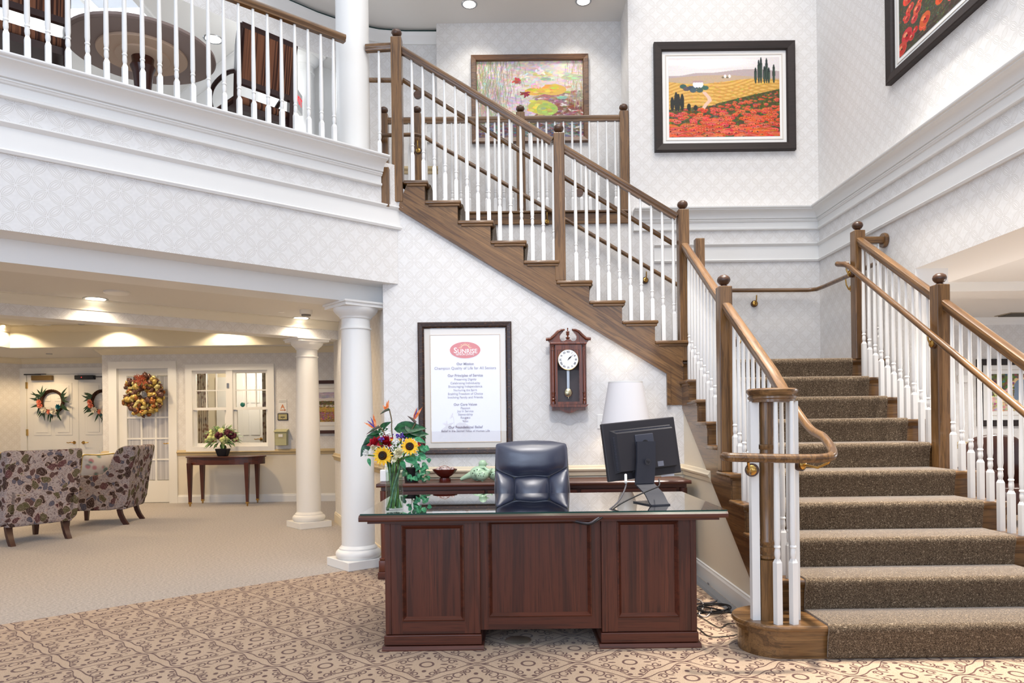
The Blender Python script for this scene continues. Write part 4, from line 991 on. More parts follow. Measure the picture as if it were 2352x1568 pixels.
B().prism([ck(*p) for p in ((220, 1348), (848, 1348), (800, 1392), (262, 1392))], 'y', y0-.012, YW).obj('base_moulding', CW_, clk)
B().prism([ck(*p) for p in ((262, 1392), (800, 1392), (800, 1436), (740, 1440), (700, 1430), (650, 1445), (600, 1475), (530, 1490), (470, 1475), (420, 1450), (360, 1432), (320, 1440), (262, 1444))], 'y', y0+.012, YW).obj('apron', CW_, clk)
B().lathe([(r*.955, -.004), (r*.955, 0)], (cx, y0+.005, cz), 40, 'y').obj('dial', plain('dial_white', (240, 240, 240), .5), clk)
B().lathe([(r*.945, -.006), (r*.98, -.008), (r*.98, 0), (r*.945, 0)], (cx, y0+.006, cz), 40, 'y', caps=False).obj('dial_bezel', BRASS, clk, 40)
b_ = plain('clock_ink', (40, 40, 44), .6)
for i, s in enumerate(('XII', 'I', 'II', 'III', 'IIII', 'V', 'VI', 'VII', 'VIII', 'IX', 'X', 'XI')):
    a = PI/2-i*PI/6; text(s, r*.24, plain('numeral_grey', (86, 86, 92), .6), clk, (cx+r*.72*math.cos(a), y0-.0005, cz+r*.72*math.sin(a)), None, .01, 'numeral', (PI/2, -(a-PI/2), 0))
def hand(nm, a, L, w):
    d = Vector((math.cos(a), 0, math.sin(a))); p = Vector((-d.z, 0, d.x)); c0 = Vector((cx, y0-.004, cz))
    B().face([c0-d*L*.12+p*w*.4, c0+d*L*.35+p*w*1.6, c0+d*L*.55+p*w*.5, c0+d*L, c0+d*L*.55-p*w*.5, c0+d*L*.35-p*w*1.6, c0-d*L*.12-p*w*.4]).obj(nm, b_, clk)
hand('hour_hand', PI/2-math.radians(36), r*.50, .003); hand('minute_hand', PI/2-math.radians(46), r*.82, .0024)
B().box(kx(503), kx(516), YW-.06, YW-.056, kz(1100), kz(790)).box(kx(528), kx(545), YW-.06, YW-.056, kz(1100), kz(790)).box(kx(516), kx(528), YW-.061, YW-.055, kz(1095), kz(790)).obj('pendulum_rod', STEEL, clk)
B().lathe([(.0, -.012), (.024, -.009), (.036, 0), (.024, .004), (0, .005)], (kx(525), YW-.06, kz(1157)), 28, 'y').lathe([(.003, kz(1250)), (.003, kz(1222))], (kx(525), YW-.06, 0), 8).obj('pendulum_bob', plain('bob_brass', (214, 200, 160), .25, .5, 1), clk, 50)
B().box(kx(345), kx(695), y0+.012, y0+.014, kz(1305), kz(800)).obj('door_glass', GLASS, clk)
# ---- monitor
MY = 4.27; mc = at(1474, 1030, MY)
mon = thing('computer_monitor', 'black flat computer monitor seen from behind on the desk', 'monitor', (mc.x, MY, GZ))
Rm = Matrix.Translation(mc) @ Matrix.Rotation(math.radians(20), 4, 'Z') @ Matrix.Rotation(math.radians(-4.6), 4, 'Y') @ Matrix.Rotation(math.radians(-6), 4, 'X')
MW, MH = .249, .172
BP = plain('monitor_plastic', (40, 38, 44), .5); BP2 = plain('monitor_vent', (62, 64, 76), .55); BL = plain('stand_metal', (44, 46, 56), .42)
B().box(-MW, MW, -.006, .022, -MH, MH, .006).xf(Rm).obj('bezel', BP, mon)
B().box(-MW+.015, MW-.015, .0222, .0225, -MH+.02, MH-.015).xf(Rm).obj('screen', plain('screen_off', (10, 10, 12), .2), mon)
q0 = [(-MW+.045, -MH+.04), (MW-.04, -MH+.04), (MW-.04, MH-.045), (-MW+.045, MH-.045)]; q1 = [(-MW+.07, -MH+.05), (MW-.045, -MH+.05), (MW-.045, MH-.07), (-MW+.07, MH-.07)]
B().hexa([(x, -.005, z) for x, z in q0]+[(x, -.042, z) for x, z in q1]).xf(Rm).obj('rear_housing', [BP], mon)
b = B()
for k in range(46):
    t = k/46; b.box(-MW+.072+t*.385, -MW+.075+t*.385, -.030, -.022, MH-.064, MH-.052)
for k in range(30):
    t = k/30; b.box(-MW+.050, -MW+.064, -.03, -.022, -MH+.06+t*.20, -MH+.063+t*.20)
b.xf(Rm).obj('vent_slots', BP2, mon)['kind'] = 'stuff'
B().box(-.062, .062, -.05, -.040, -.01, .085, .004).xf(Rm).obj('mount_plate', BP2, mon)
B().lathe([(.02, -.002), (.02, .002)], (0, -.051, .03), 18, 'y').xf(Rm).obj('pivot', BLACK, mon)
B().box(-.10, .0, -.036, -.028, -MH+.036, -MH+.056).xf(Rm).obj('port_panel', BLACK, mon)
b = B()
for k in range(5): b.box(-.095+k*.02, -.083+k*.02, -.0372, -.036, -MH+.042, -MH+.050)
b.xf(Rm).obj('port', STEEL, mon)
B().box(.07, .11, -.0428, -.0420, -MH+.055, -MH+.085).xf(Rm).obj('rating_label', plain('rating', (110, 112, 124), .5), mon)
# stand: slanted neck then a curved foot coming forward
Rs = Matrix.Translation((mc.x, MY, 0)) @ Matrix.Rotation(math.radians(20), 4, 'Z')
nt, nbm = mc.z+.045, GZ+.12
def strip(b, pts, w0, w1, th):   # ribbon of given width along y,z curve
    n = len(pts); A = []
    for i, (x, y, z) in enumerate(pts):
        w = w0+(w1-w0)*i/(n-1); t = Vector((0, pts[min(i+1, n-1)][1]-pts[max(i-1, 0)][1], pts[min(i+1, n-1)][2]-pts[max(i-1, 0)][2])).normalized(); nn_ = Vector((0, -t.z, t.y))*th
        A.append([b.bm.verts.new(Vector((x+sx_*w, y, z))+nn_*k) for sx_, k in ((-1, 0), (1, 0), (1, 1), (-1, 1))])
    for a, c in zip(A, A[1:]):
        for i in range(4): b.bm.faces.new((a[i], a[(i+1) % 4], c[(i+1) % 4], c[i]))
    b.bm.faces.new(A[0][::-1]); b.bm.faces.new(A[-1]); return b
strip(B(), [(-.012, -.075, nt), (-.016, -.080, (nt+nbm)/2), (-.030, -.085, nbm)], .062, .062, .014).xf(Rs).obj('stand_neck', BL, mon)
strip(B(), [(-.030, -.075, nbm+.003), (-.018, -.10, nbm-.02), (-.002, -.14, nbm-.055), (.006, -.18, GZ+.012), (.008, -.195, GZ+.004)], .062, .060, .008).xf(Rs).obj('stand_foot', BL, mon, 60)
B().prism([(-.052, -.198), (.068, -.198), (.068, .02), (-.052, .02)], 'z', GZ+.0005, GZ+.007).xf(Rs).obj('base_plate', BL, mon)
em = B().lathe([(.019, -.0015), (.019, 0)], (-.016, -.096, (nt+nbm)/2+.005), 28, 'y').xf(Rs).obj('emblem', plain('emblem_disc', (54, 54, 60), .35), mon)
text('hp', .022, BLACK, em, tuple(Rs @ Vector((-.016, -.098, (nt+nbm)/2+.006))), None, .01, 'lettering', (PI/2, .15, math.radians(20)))
o = B().box(-.05, .03, 0, .002, -.016, .016).xf(Matrix.Translation(at(1537, 1087, 4.36)) @ Matrix.Rotation(-.1, 4, 'Y')).obj('paper_slip', PAPERW); tag(o, 'white paper slip sticking out below the monitor', 'paper')
# cables
CAB = plain('grey_cable', (92, 88, 92), .5); CABK = plain('black_cable', (26, 24, 26), .45)
pth = curve_pts([at(1437, 1088, 4.15), at(1438, 1112, 4.10), at(1430, 1135, 4.05), at(1415, 1157, 4.0), at(1385, 1181, 3.90), at(1368, 1193, 3.835), at(1352, 1201, 3.84), at(1325, 1197, 3.90), at(1296, 1189, 3.935)])
o = B().tube(pth, .0048, 8).obj('monitor_cable', CAB, None, 60); tag(o, 'grey monitor cable with white plug hanging over the desk edge', 'cable')
B().tube([at(1437, 1090, 4.14), at(1437.5, 1108, 4.095)], .008, 10).obj('plug', WHITE, o, 60)
pth = curve_pts([at(1513, 1100, 4.10), at(1514, 1115, 4.06), at(1495, 1124, 4.05), at(1465, 1137, 4.03), at(1425, 1157, 3.99), at(1390, 1183, 3.88), at(1372, 1195, 3.836), at(1352, 1204, 3.845), at(1322, 1199, 3.905), at(1300, 1190, 3.935)])
tag(B().tube(pth, .0042, 8).obj('power_cable', CABK, None, 60), 'black power cable running from the monitor stand over the desk edge', 'cable')
# cords on the floor right of the desk
def fl(u, v, h=.006): p = atz(u, v, 0); p.z = h; return p
CWH = plain('white_cable', (206, 200, 196), .5)
def loops(cu, cv, ru, rv, n, ph=0): return [fl(cu+ru*(1-.05*i/4)*math.cos(ph+i*.7), cv+rv*math.sin(ph+i*.7)*(1-.04*i/3), .006+.0025*(i % 5)) for i in range(n)]
for nm, lab, mat, pts, r in (
    ('floor_cable', 'coiled black cable on the carpet beside the desk', CABK, [fl(1560, 1416)]+loops(1640, 1400, 44, 12, 24)+[fl(1700, 1412)], .005),
    ('floor_cable', 'grey cable looped over the black coil beside the desk', CAB, [fl(1545, 1395), fl(1600, 1388), fl(1640, 1384), fl(1648, 1372), fl(1630, 1352), fl(1626, 1340)], .005),
    ('floor_cable', 'white cable curling from behind the desk onto the carpet', CWH, [fl(1580, 1372), fl(1608, 1380), fl(1616, 1395), fl(1606, 1412), fl(1622, 1418), fl(1634, 1405), fl(1630, 1398), fl(1600, 1396), fl(1570, 1405)], .004),
    ('floor_cable', 'thin black cable trailing in a wide bend towards the stair foot', CABK, [fl(1560, 1425), fl(1600, 1442), fl(1628, 1463), fl(1660, 1464), fl(1694, 1459)], .003),
    ('floor_cable', 'thin black cable wandering from the coil to the bullnose step', CABK, [fl(1590, 1408), fl(1620, 1425), fl(1652, 1443), fl(1672, 1434), fl(1690, 1434)], .003)):
    tag(B().tube(curve_pts(pts, 4), r, 6).obj(nm, mat, None, 60), lab, 'cable')
p0, p1 = fl(1588, 1308), fl(1690, 1405)
tag(B().hexa([(1.40, 5.9, .001), (1.485, 5.9, .001), (1.485, 4.33, .001), (1.40, 4.33, .001), (1.415, 5.9, .012), (1.47, 5.9, .012), (1.47, 4.33, .012), (1.415, 4.33, .012)]).obj('cord_cover', plain('cord_cover_grey', (122, 124, 128), .5)), 'flat grey floor cord cover along the stair baseboard', 'cord cover')
o = B().lathe([(.075, 0), (.075, .004), (.06, .008), (0, .009)], tuple(fl(1190, 1470, .0)), 28).obj('floor_outlet', plain('outlet_cover', (150, 140, 124), .35, .5, .6), None, 40); tag(o, 'round metal floor outlet cover under the desk', 'outlet')
# ================================================================ FLOWERS
def leaf(b, p, d, nrm, L, w, bend=.25, n=6, fold=.25):
    d = Vector(d).normalized(); s = d.cross(Vector(nrm)).normalized(); u = s.cross(d); P = Vector(p); prev = None
    for i in range(n+1):
        t = i/n; c = P+d*L*t-u*bend*L*t*t; ww = w*.5*math.sin(PI*min(1, t**.75*.97+.03))
        if i == 0 or i == n: ww = max(ww*.2, .0004)
        q = [b.bm.verts.new(c-s*ww+u*ww*fold), b.bm.verts.new(c), b.bm.verts.new(c+s*ww+u*ww*fold)]
        if prev: b.bm.faces.new((prev[0], prev[1], q[1], q[0])); b.bm.faces.new((prev[1], prev[2], q[2], q[1]))
        prev = q
    return b
def greenm(name, a, c, rough=.4):
    m = M(name, rough, .4); m.xyz('pos'); n = m.noise(m.vec, 45, 3); m.col(m.mix(n.ss(.35, .65), rgb(*a), rgb(*c))); return m.m
GR1 = greenm('deep_leaf', (14, 58, 30), (34, 96, 48), .3); GR2 = greenm('ivy_leaf', (30, 110, 70), (76, 160, 106), .4); GR3 = greenm('stem_green', (60, 104, 40), (112, 150, 70)); GR4 = greenm('silver_leaf', (70, 120, 100), (130, 168, 140))
VX, VY = at(906.5, 1170, 4.02).x, 4.02
vs = thing('glass_vase', 'tall clear cylinder vase of water and stems on the desk', 'vase', (VX, VY, GZ))
R0 = .049
B().lathe([(R0*.95, GZ), (R0, GZ+.004), (R0, GZ+.248), (R0-.0035, GZ+.248), (R0-.0035, GZ+.012), (0, GZ+.012)], (VX, VY, 0), 40).obj('vessel', mk_glass('vase_glass', (.95, .98, .97)), vs, 50)
B().lathe([(R0-.004, GZ+.013), (R0-.004, GZ+.215), (0, GZ+.2151)], (VX, VY, 0), 32).obj('water', mk_glass('water', (.90, .96, .88)), vs, 50)
VN = Vector((VX, VY, GZ+.25))
def stem_to(p, par, r=.0042, mat=None):
    p = Vector(p); a = random.uniform(0, 2*PI); bt = Vector((VX+.040*math.cos(a), VY+.040*math.sin(a), GZ+.016))
    nk = Vector((VX-.036*math.cos(a), VY-.03*math.sin(a), GZ+.25)); mid = nk*.55+p*.45+Vector((0, 0, .02))
    B().tube(curve_pts([bt, nk, mid, p], 4), r, 7).obj('stem', mat or GR3, par, 60)
gf = thing('greenery', 'loose green filler stems standing in the vase water', 'stems', (VX, VY, GZ+.02))
for k in range(18):
    a = 2*PI*k/18+random.uniform(-.2, .2); r = random.uniform(.012, .040); a2 = a+random.uniform(1.2, 3.2)
    B().tube(curve_pts([(VX+r*math.cos(a), VY+r*math.sin(a), GZ+.014), (VX+.02*math.cos(a+.8), VY+.02*math.sin(a+.8), GZ+.12), (VX+.036*math.cos(a2), VY+.036*math.sin(a2), GZ+.25), (VX+.06*math.cos(a2), VY+.04*math.sin(a2), GZ+.30)], 3), random.uniform(.003, .0055), 6).obj('stem', (GR3, GR1, GR4)[k % 3], gf, 60)
YEL = M('sunflower_petal', .6, .3); YEL.xyz('pos'); YEL.col(YEL.mix(YEL.noise(YEL.vec, 60, 2).ss(.35, .65), rgb(250, 180, 20), rgb(252, 208, 60))); YEL = YEL.m
SEED = speck('sunflower_disc', (40, 22, 14), (78, 46, 24), 500, .9, 1, .5)
def facing(c, n):
    z = Vector(n).normalized(); return Matrix.Translation(c) @ z.to_track_quat('Z', 'Y').to_matrix().to_4x4()
def sunflower(u, v, Y, R, n, label):
    c = at(u, v, Y); o = thing('sunflower', label, 'flower', c); m = facing(c, n); b = B()
    for lay, k, L, off in ((0, 17, 1., 0), (1, 16, .9, .19)):
        for i in range(k):
            a = 2*PI*i/k+off+random.uniform(-.08, .08); d = Vector((math.cos(a), math.sin(a), .10+.12*lay))
            leaf(b, Vector((math.cos(a), math.sin(a), 0))*R*.36, d, (0, 0, 1), R*L*.68*random.uniform(.88, 1.08), R*.27, random.uniform(-.05, .25), 5, .3)
    b.xf(m).obj('petals', YEL, o, 60)
    B().lathe([(R*.44, -.004), (R*.45, .004), (R*.34, .013), (R*.22, .012), (R*.1, .008), (0, .007)], seg=28).xf(m).obj('flower_disc', SEED, o, 60)
    B().lathe([(R*.20, .0115), (R*.16, .015), (R*.08, .0145), (0, .010)], seg=18).xf(m).obj('disc_eye', plain('disc_eye', (26, 20, 16), .8), o, 60)
    stem_to(c-Vector(n).normalized()*.012, o, .0045)
sunflower(879, 1046, 3.955, .056, (-.15, -1, .12), 'large sunflower facing the viewer at front left of the bouquet')
sunflower(941, 1025, 3.96, .051, (.15, -1, .30), 'sunflower at the right side of the bouquet')
REDP = plain('rose_petal', (176, 18, 40), .5); 
def ball_flower(name, label, u, v, Y, R, mat, n=(0, -.6, 1), petals=30, group=None, cat='flower', stem=True):
    c = at(u, v, Y); o = thing(name, label, cat, c, group=group); b = B(); m = facing(c, n)
    for i in range(petals):
        t = (i+.5)/petals; a = i*2.4; el = PI/2*(1-t)*1.05
        d = Vector((math.cos(a)*math.cos(el), math.sin(a)*math.cos(el), math.sin(el)))
        tg = Vector((-d.y, d.x, .1)); q = d*.8+tg*random.uniform(-.6, .6)+Vector((0, 0, .25)); leaf(b, d*R*.15, q, d.cross(q)+tg*.3, R*random.uniform(.8, 1.1), R*.85, random.uniform(-.3, .5), 4, random.uniform(-.3, .4))
    b.xf(m).obj('petals', mat, o, 60)
    if stem: stem_to(c-Vector((0, 0, R*.4)), o)
    return o
def rose(u, v, Y, R, label, n):
    c = at(u, v, Y); o = thing('rose', label, 'flower', c); m = facing(c, n); b = B()
    for i in range(13):
        t = i/13; a = i*2.4; r = R*(.12+.7*t); 
        for q in range(1):
            d = Vector((math.cos(a), math.sin(a), 0)); leaf(b, d*r*.5-Vector((0, 0, R*.35)), d*(.3+.5*t)+Vector((0, 0, 1.1-.5*t)), d*-1, R*1.5, R*1.35, -.25+.5*t, 5, .35)
    b.xf(m).obj('petals', REDP, o, 60); stem_to(c-Vector((0, 0, R*.5)), o, .004)
rose(862, 1018, 4.0, .030, 'red rose at the left behind the front sunflower', (-.4, -.6, .7)); rose(886, 1017, 3.995, .036, 'red rose in the middle behind the front sunflower', (.2, -.7, .7))
IV = plain('ivory_petal', (246, 240, 206), .6); WHP = plain('white_petal', (246, 246, 240), .6)
ball_flower('carnation', 'ruffled ivory carnation between the two sunflowers', 917, 1040, 3.965, .034, IV, (.1, -.9, .4), 34)
ball_flower('carnation', 'ivory carnation low beside the front sunflower above the vase rim', 906, 1054, 3.965, .022, IV, (0, -.9, .2), 22)
ball_flower('carnation', 'cream rosebud carnation left of the front sunflower top', 859, 1030, 3.98, .022, IV, (-.3, -.8, .5), 18)
ball_flower('carnation', 'white carnation at the far left edge of the bouquet', 844, 1041, 4.0, .024, WHP, (-.5, -.8, .2), 22)
ball_flower('carnation', 'small white carnation below the right sunflower', 956, 1043, 3.98, .014, WHP, (.4, -.8, .1), 14)
PUR = plain('statice_purple', (96, 60, 168), .7)
def cluster(name, label, u, v, Y, n, ru, rv, r, mat, cat='flower'):
    c = at(u, v, Y); o = thing(name, label, cat, c); b = B()
    for i in range(n):
        q = at(u+random.gauss(0, ru), v+random.gauss(0, rv), Y+random.gauss(0, .015)); b.ball(q, r*random.uniform(.7, 1.2), 6, 5)
    k = b.obj('blossoms', mat, o, 60); b = B()
    for i in range(9): b.tube([c+Vector((0, .01, -.05)), at(u+random.gauss(0, ru), v+random.gauss(0, rv), Y)], .0012, 4)
    b.obj('sprig', GR3, o); stem_to(c+Vector((0, .01, -.04)), o, .0025)
cluster('baby_breath', "spray of tiny white baby's breath at the top of the bouquet", 885, 996, 4.02, 60, 7, 5, .0045, WHP)
cluster('baby_breath', "spray of tiny white baby's breath between the sunflowers", 909, 1014, 3.98, 60, 6, 8, .0042, WHP)
cluster('statice', 'purple statice sprig right of the bouquet middle', 921, 1002, 3.99, 40, 8, 3, .0045, PUR)
cluster('statice', 'small purple statice sprig above the red roses', 875, 1008, 3.97, 20, 3.5, 2, .0045, PUR)
cluster('berry_sprig', 'red berry sprig right of the right sunflower', 964, 1020, 4.0, 14, 2.5, 5, .0055, plain('berry_red', (206, 32, 30), .35))
for u, v, l in ((898, 1013, 'yellow bud left of the white sprays'), (920, 1012, 'yellow bud above the ivory carnation')):
    ball_flower('alstroemeria', l, u, v, 3.98, .014, plain('bud_yellow', (244, 190, 50), .5), (0, -.3, 1), 8)
ORA = M('strelitzia_orange', .5, .3); ORA.xyz('pos'); ORA.col(ORA.mix(ORA.noise(ORA.vec, 80, 2).ss(.4, .6), rgb(240, 120, 50), rgb(250, 170, 120))); ORA = ORA.m
BLU = plain('strelitzia_blue', (80, 60, 160), .5)
def strel(label, base, tipbeak, flames, blue, Y, foot):
    o = thing('bird_of_paradise', label, 'flower', at(*base, Y)); p0, p1 = at(*base, Y), at(*tipbeak, Y-.01)
    B().tube([p0, p0*.6+p1*.4+Vector((0, 0, .004)), p1], [.008, .0075, .0012], 8).obj('beak', greenm('beak_green', (60, 90, 60), (120, 90, 90)), o, 60)
    b = B(); s = p0*.72+p1*.28
    for f in flames: q = at(*f, Y-.008); leaf(b, s, q-s, (.3, -1, .2), (q-s).length, .014, 0, 5, .5)
    b.obj('sepals', ORA, o, 60); b = B()
    for f in blue: q = at(*f, Y-.012); leaf(b, s, q-s, (.3, -1, .2), (q-s).length, .009, 0, 4, .5)
    if blue: b.obj('petals', BLU, o, 60)
    else: b.bm.free()
    nk = at(*foot, Y); B().tube(curve_pts([p0, (p0+nk)/2+Vector((.006, 0, 0)), nk, Vector((VX+.012, VY, GZ+.22)), Vector((VX-.02, VY+.01, GZ+.02))], 4), .0036, 7).obj('stem', plain('strel_stem', (110, 92, 62), .5), o, 60)
strel('tallest bird of paradise flower at the top of the bouquet', (894, 939), (873, 951), [(893, 918), (889, 921), (879, 930), (882, 934)], [], 4.03, (900, 992))
strel('bird of paradise flower leaning left with blue petals', (871, 979), (842, 997), [(857, 950), (859, 955), (836, 970), (846, 966)], [(851, 957), (843, 965)], 4.0, (884, 1000))
strel('bird of paradise flower leaning right against the poster frame', (955, 970), (936, 955), [(970, 935), (966, 938), (957, 936)], [(960, 935)], 4.05, (930, 1005))
def big_leaves(name, label, lst, Y, mat, w, bend=.2):
    for l, (a, c, ww) in zip(label, lst):
        p, q = at(*a, Y), at(*c, Y-.03); b = B(); leaf(b, p, q-p, (.1, -1, .5), (q-p).length*1.05, ww or w, bend, 8, .3)
        tag(b.obj(name, mat, None, 60), l, 'leaf', 'big leaves of the bouquet')
big_leaves('bouquet_leaf', ['broad dark leaf arching right over the bouquet', 'second broad dark leaf at the right above the first sunflower', 'broad dark leaf reaching the poster frame', 'broad dark leaf bending left below the left strelitzia', 'dark leaf hanging at the far left of the bouquet', 'dark leaf upright behind the left strelitzia', 'dark leaf drooping at the far left by the column', 'grey green leaf lying along the left top of the bouquet'],
           [((905, 985), (972, 978), .08), ((918, 998), (978, 992), .075), ((930, 975), (976, 1000), .07), ((880, 992), (836, 1012), .06), ((850, 1015), (828, 1045), .05), ((872, 985), (894, 968), .035), ((858, 1000), (834, 1018), .035), ((892, 984), (842, 997), .03)], 4.06, GR1, .05)
big_leaves('bouquet_leaf', ['bright green leaf below the right sunflower', 'silver green leaf right of the right sunflower', 'round bright leaf at the right edge of the bouquet', 'small green leaf left under the white carnation', 'green leaf between carnation and vase rim', 'pointed green leaf low at the right of the vase rim'],
           [((930, 1050), (958, 1062), .045), ((952, 1006), (976, 1014), .03), ((966, 1022), (975, 1036), .03), ((846, 1052), (850, 1068), .022), ((922, 1058), (930, 1075), .03), ((960, 1040), (978, 1052), .028)], 3.99, GR2, .03)
# trailing potted plant on the credenza behind the vase
YP = 5.93; px = on(945, YP)
pt = thing('trailing_plant', 'green trailing potted plant on the credenza behind the vase', 'plant', (px, YP, CZ))
B().lathe([(.055, CZ), (.07, CZ+.11), (.074, CZ+.12), (.064, CZ+.12), (.05, CZ+.02), (0, CZ+.02)], (px, YP, 0), 24).obj('pot', plain('plant_pot', (30, 28, 30), .4), pt, 50)
random.seed(3)
for k in range(70):
    u, v = random.gauss(952, 17), random.uniform(1022, 1100)
    if v > 1070: u = random.choice((934, 943, 968, 972, 978))+random.gauss(0, 4)
    p = at(u, v, YP-random.uniform(.02, .12)); p.z = max(p.z, CZ+.012); a = random.uniform(0, 2*PI)
    b = B(); leaf(b, p, (math.cos(a)*.7, -.3, -.7+.5*math.sin(a)), (0, -1, .3), random.uniform(.035, .06), random.uniform(.028, .042), .2, 5, .2)
    if p.z < CZ+.06: 
        for vv in b.bm.verts: vv.co.z = max(vv.co.z, CZ+.003)
    b.obj('leaf', GR2 if k % 3 else GR1, pt, 60)
b = B()
for u1, v1 in ((935, 1098), (975, 1095), (985, 1030), (940, 1030), (960, 1040), (983, 1050)):
    b.tube(curve_pts([(px, YP, CZ+.12), (at(u1, v1, YP-.05)+Vector((px, YP, CZ+.2)))/2, at(u1, v1, YP-.07)], 4), .0022, 5)
b.obj('vine', GR3, pt, 60)
# ================================================================ LOUNGE THINGS
def lounge_fab():
    m = M('paisley_fabric', .9, .15); v = m.mapped('obj', (1, 1, 1)); t = m.t
    nz = m.t.nodes.new('ShaderNodeTexNoise'); nz.inputs['Scale'].default_value = 5; t.links.new(v, nz.inputs['Vector'])
    ad = t.nodes.new('ShaderNodeVectorMath'); ad.operation = 'MULTIPLY_ADD'; t.links.new(nz.outputs['Color'], ad.inputs[0]); ad.inputs[1].default_value = (.16, .16, .16); t.links.new(v, ad.inputs[2]); w = ad.outputs[0]
    n3 = m.noise(w, 30, 3, .6); d2 = m.vor(w, 46)
    base = m.mix(d2.ss(.2, .42), rgb(128, 118, 124), rgb(172, 164, 168)); c = m.mix((1-((n3-.5).ab()).ss(.01, .03))*.6, base, rgb(104, 84, 84))
    for sc, off, rad, cols in ((13, .0, .46, ((86, 62, 64), (64, 50, 46), (88, 92, 112))), (9, .37, .44, ((94, 62, 68), (58, 44, 42), (92, 90, 66)))):
        k = t.nodes.new('ShaderNodeVectorMath'); k.operation = 'ADD'; t.links.new(w, k.inputs[0]); k.inputs[1].default_value = (off, off*2, off*3); q = k.outputs[0]
        d = m.vor(q, sc)+(n3-.5)*.4; cc = m.vor(q, sc, 'Color'); sp = t.nodes.new('ShaderNodeSeparateColor'); t.links.new(cc, sp.inputs[0]); r, g, h = [S(t, o) for o in sp.outputs[:3]]
        colr = m.mix(r.lt(.4), m.mix(g.lt(.5), rgb(*cols[0]), rgb(*cols[1])), rgb(*cols[2]))
        colr = m.mix((d*44).sin().ss(.3, .8)*.4, colr, rgb(150, 132, 130)); colr = m.mix((1-d2.ss(.15, .25))*.5, colr, rgb(150, 128, 126))
        on_ = (1-d.ss(rad, rad+.04))*(1-h.lt(.2)); c = m.mix(on_, c, colr)
        c = m.mix((1-((d-rad).ab()).ss(.012, .035))*.8, c, rgb(186, 168, 164)); c = m.mix((1-((d-rad+.07).ab()).ss(.006, .02))*.7, c, rgb(54, 38, 40))
    m.col(c); return m.m
FAB = lounge_fab(); LEGW = plain('dark_leg', (64, 30, 24), .3)
def armchair(label, loc, rot):
    o = thing('armchair', label, 'chair', (*loc, 0), rot, 'paisley armchairs of the lounge', world=False)
    prof = round_poly([(.36, .20), (.36, .60), (.33, .645), (-.12, .65), (-.21, .73), (-.27, .90), (-.32, .985), (-.40, 1.02), (-.545, 1.03), (-.48, .70), (-.41, .20)], 3, .25)
    for x0, x1 in ((-.385, -.27), (.27, .385)): B().prism(prof, 'x', x0, x1).obj('side_panel', FAB, o, 50, bevel=.02)
    B().prism(round_poly([(-.28, .3), (-.33, .80), (-.41, 1.01), (-.54, 1.025), (-.48, .70), (-.41, .20), (-.28, .20)], 3, .2), 'x', -.33, .33).obj('back', FAB, o, 50, bevel=.015)
    B().box(-.27, .27, -.32, .34, .20, .36, .02).obj('seat_base', FAB, o); B().box(-.265, .265, -.30, .36, .36, .50, .04).obj('seat_cushion', FAB, o, 60)
    for x in (-.29, .29):
        B().hexa([(x-.022, .30, 0), (x+.022, .30, 0), (x+.022, .34, 0), (x-.022, .34, 0), (x-.032, .28, .21), (x+.032, .28, .21), (x+.032, .345, .21), (x-.032, .345, .21)]).obj('leg', LEGW, o)
        b = B(); strip(b, [(x, -.33, .21), (x, -.345, .14), (x, -.375, .07), (x, -.42, 0)], .032, .024, .05); b.obj('leg', LEGW, o, 60)
    return o
armchair('paisley armchair seen from behind at the left edge of the lounge', (-5.55, 8.05), math.radians(60))
armchair('paisley armchair turned sideways in front of the glass door', (-5.45, 9.46), math.radians(99))
FLO = M('floral_pillow', .9, .1); _v = FLO.mapped('pos', (1, 1, 1)); _d = FLO.vor(_v, 11); FLO.col(FLO.mix(_d.ss(.2, .5), FLO.mix(FLO.noise(_v, 9, 2).ss(.4, .6), rgb(206, 150, 160), rgb(120, 158, 150)), rgb(226, 224, 222))); FLO = FLO.m
def pillow(label, c, rot, mat, w=.40, t=.09, tilt=20, piping=None):
    m = Matrix.Translation(c) @ Matrix.Rotation(rot, 4, 'Z') @ Matrix.Rotation(math.radians(tilt), 4, 'X')
    h = w/2; pl_ = round_poly([(-h, -h), (0, -h*.92), (h, -h), (h*.92, 0), (h, h), (0, h*.92), (-h, h), (-h*.92, 0)], 3, .2)
    o = puff(B(), pl_, 0, t, t, 6).xf(m).obj('throw_pillow', mat, None, 180); tag(o, label, 'pillow')
    if piping: B().tube([m @ Vector((x, 0, z)) for x, z in pl_+pl_[:1]], .008, 6).obj('piping', piping, o, 60)
pillow('white floral throw pillow leaning in the sideways armchair', Vector((-5.47, 9.36, .70)), math.radians(62), FLO, .46, .14, 18, plain('piping_yellow', (196, 170, 80), .7))
pillow('mustard yellow throw pillow beside the left armchair', at(-2, 1092, 8.2), math.radians(60), plain('mustard', (206, 160, 30), .8), .40, .09, 15)
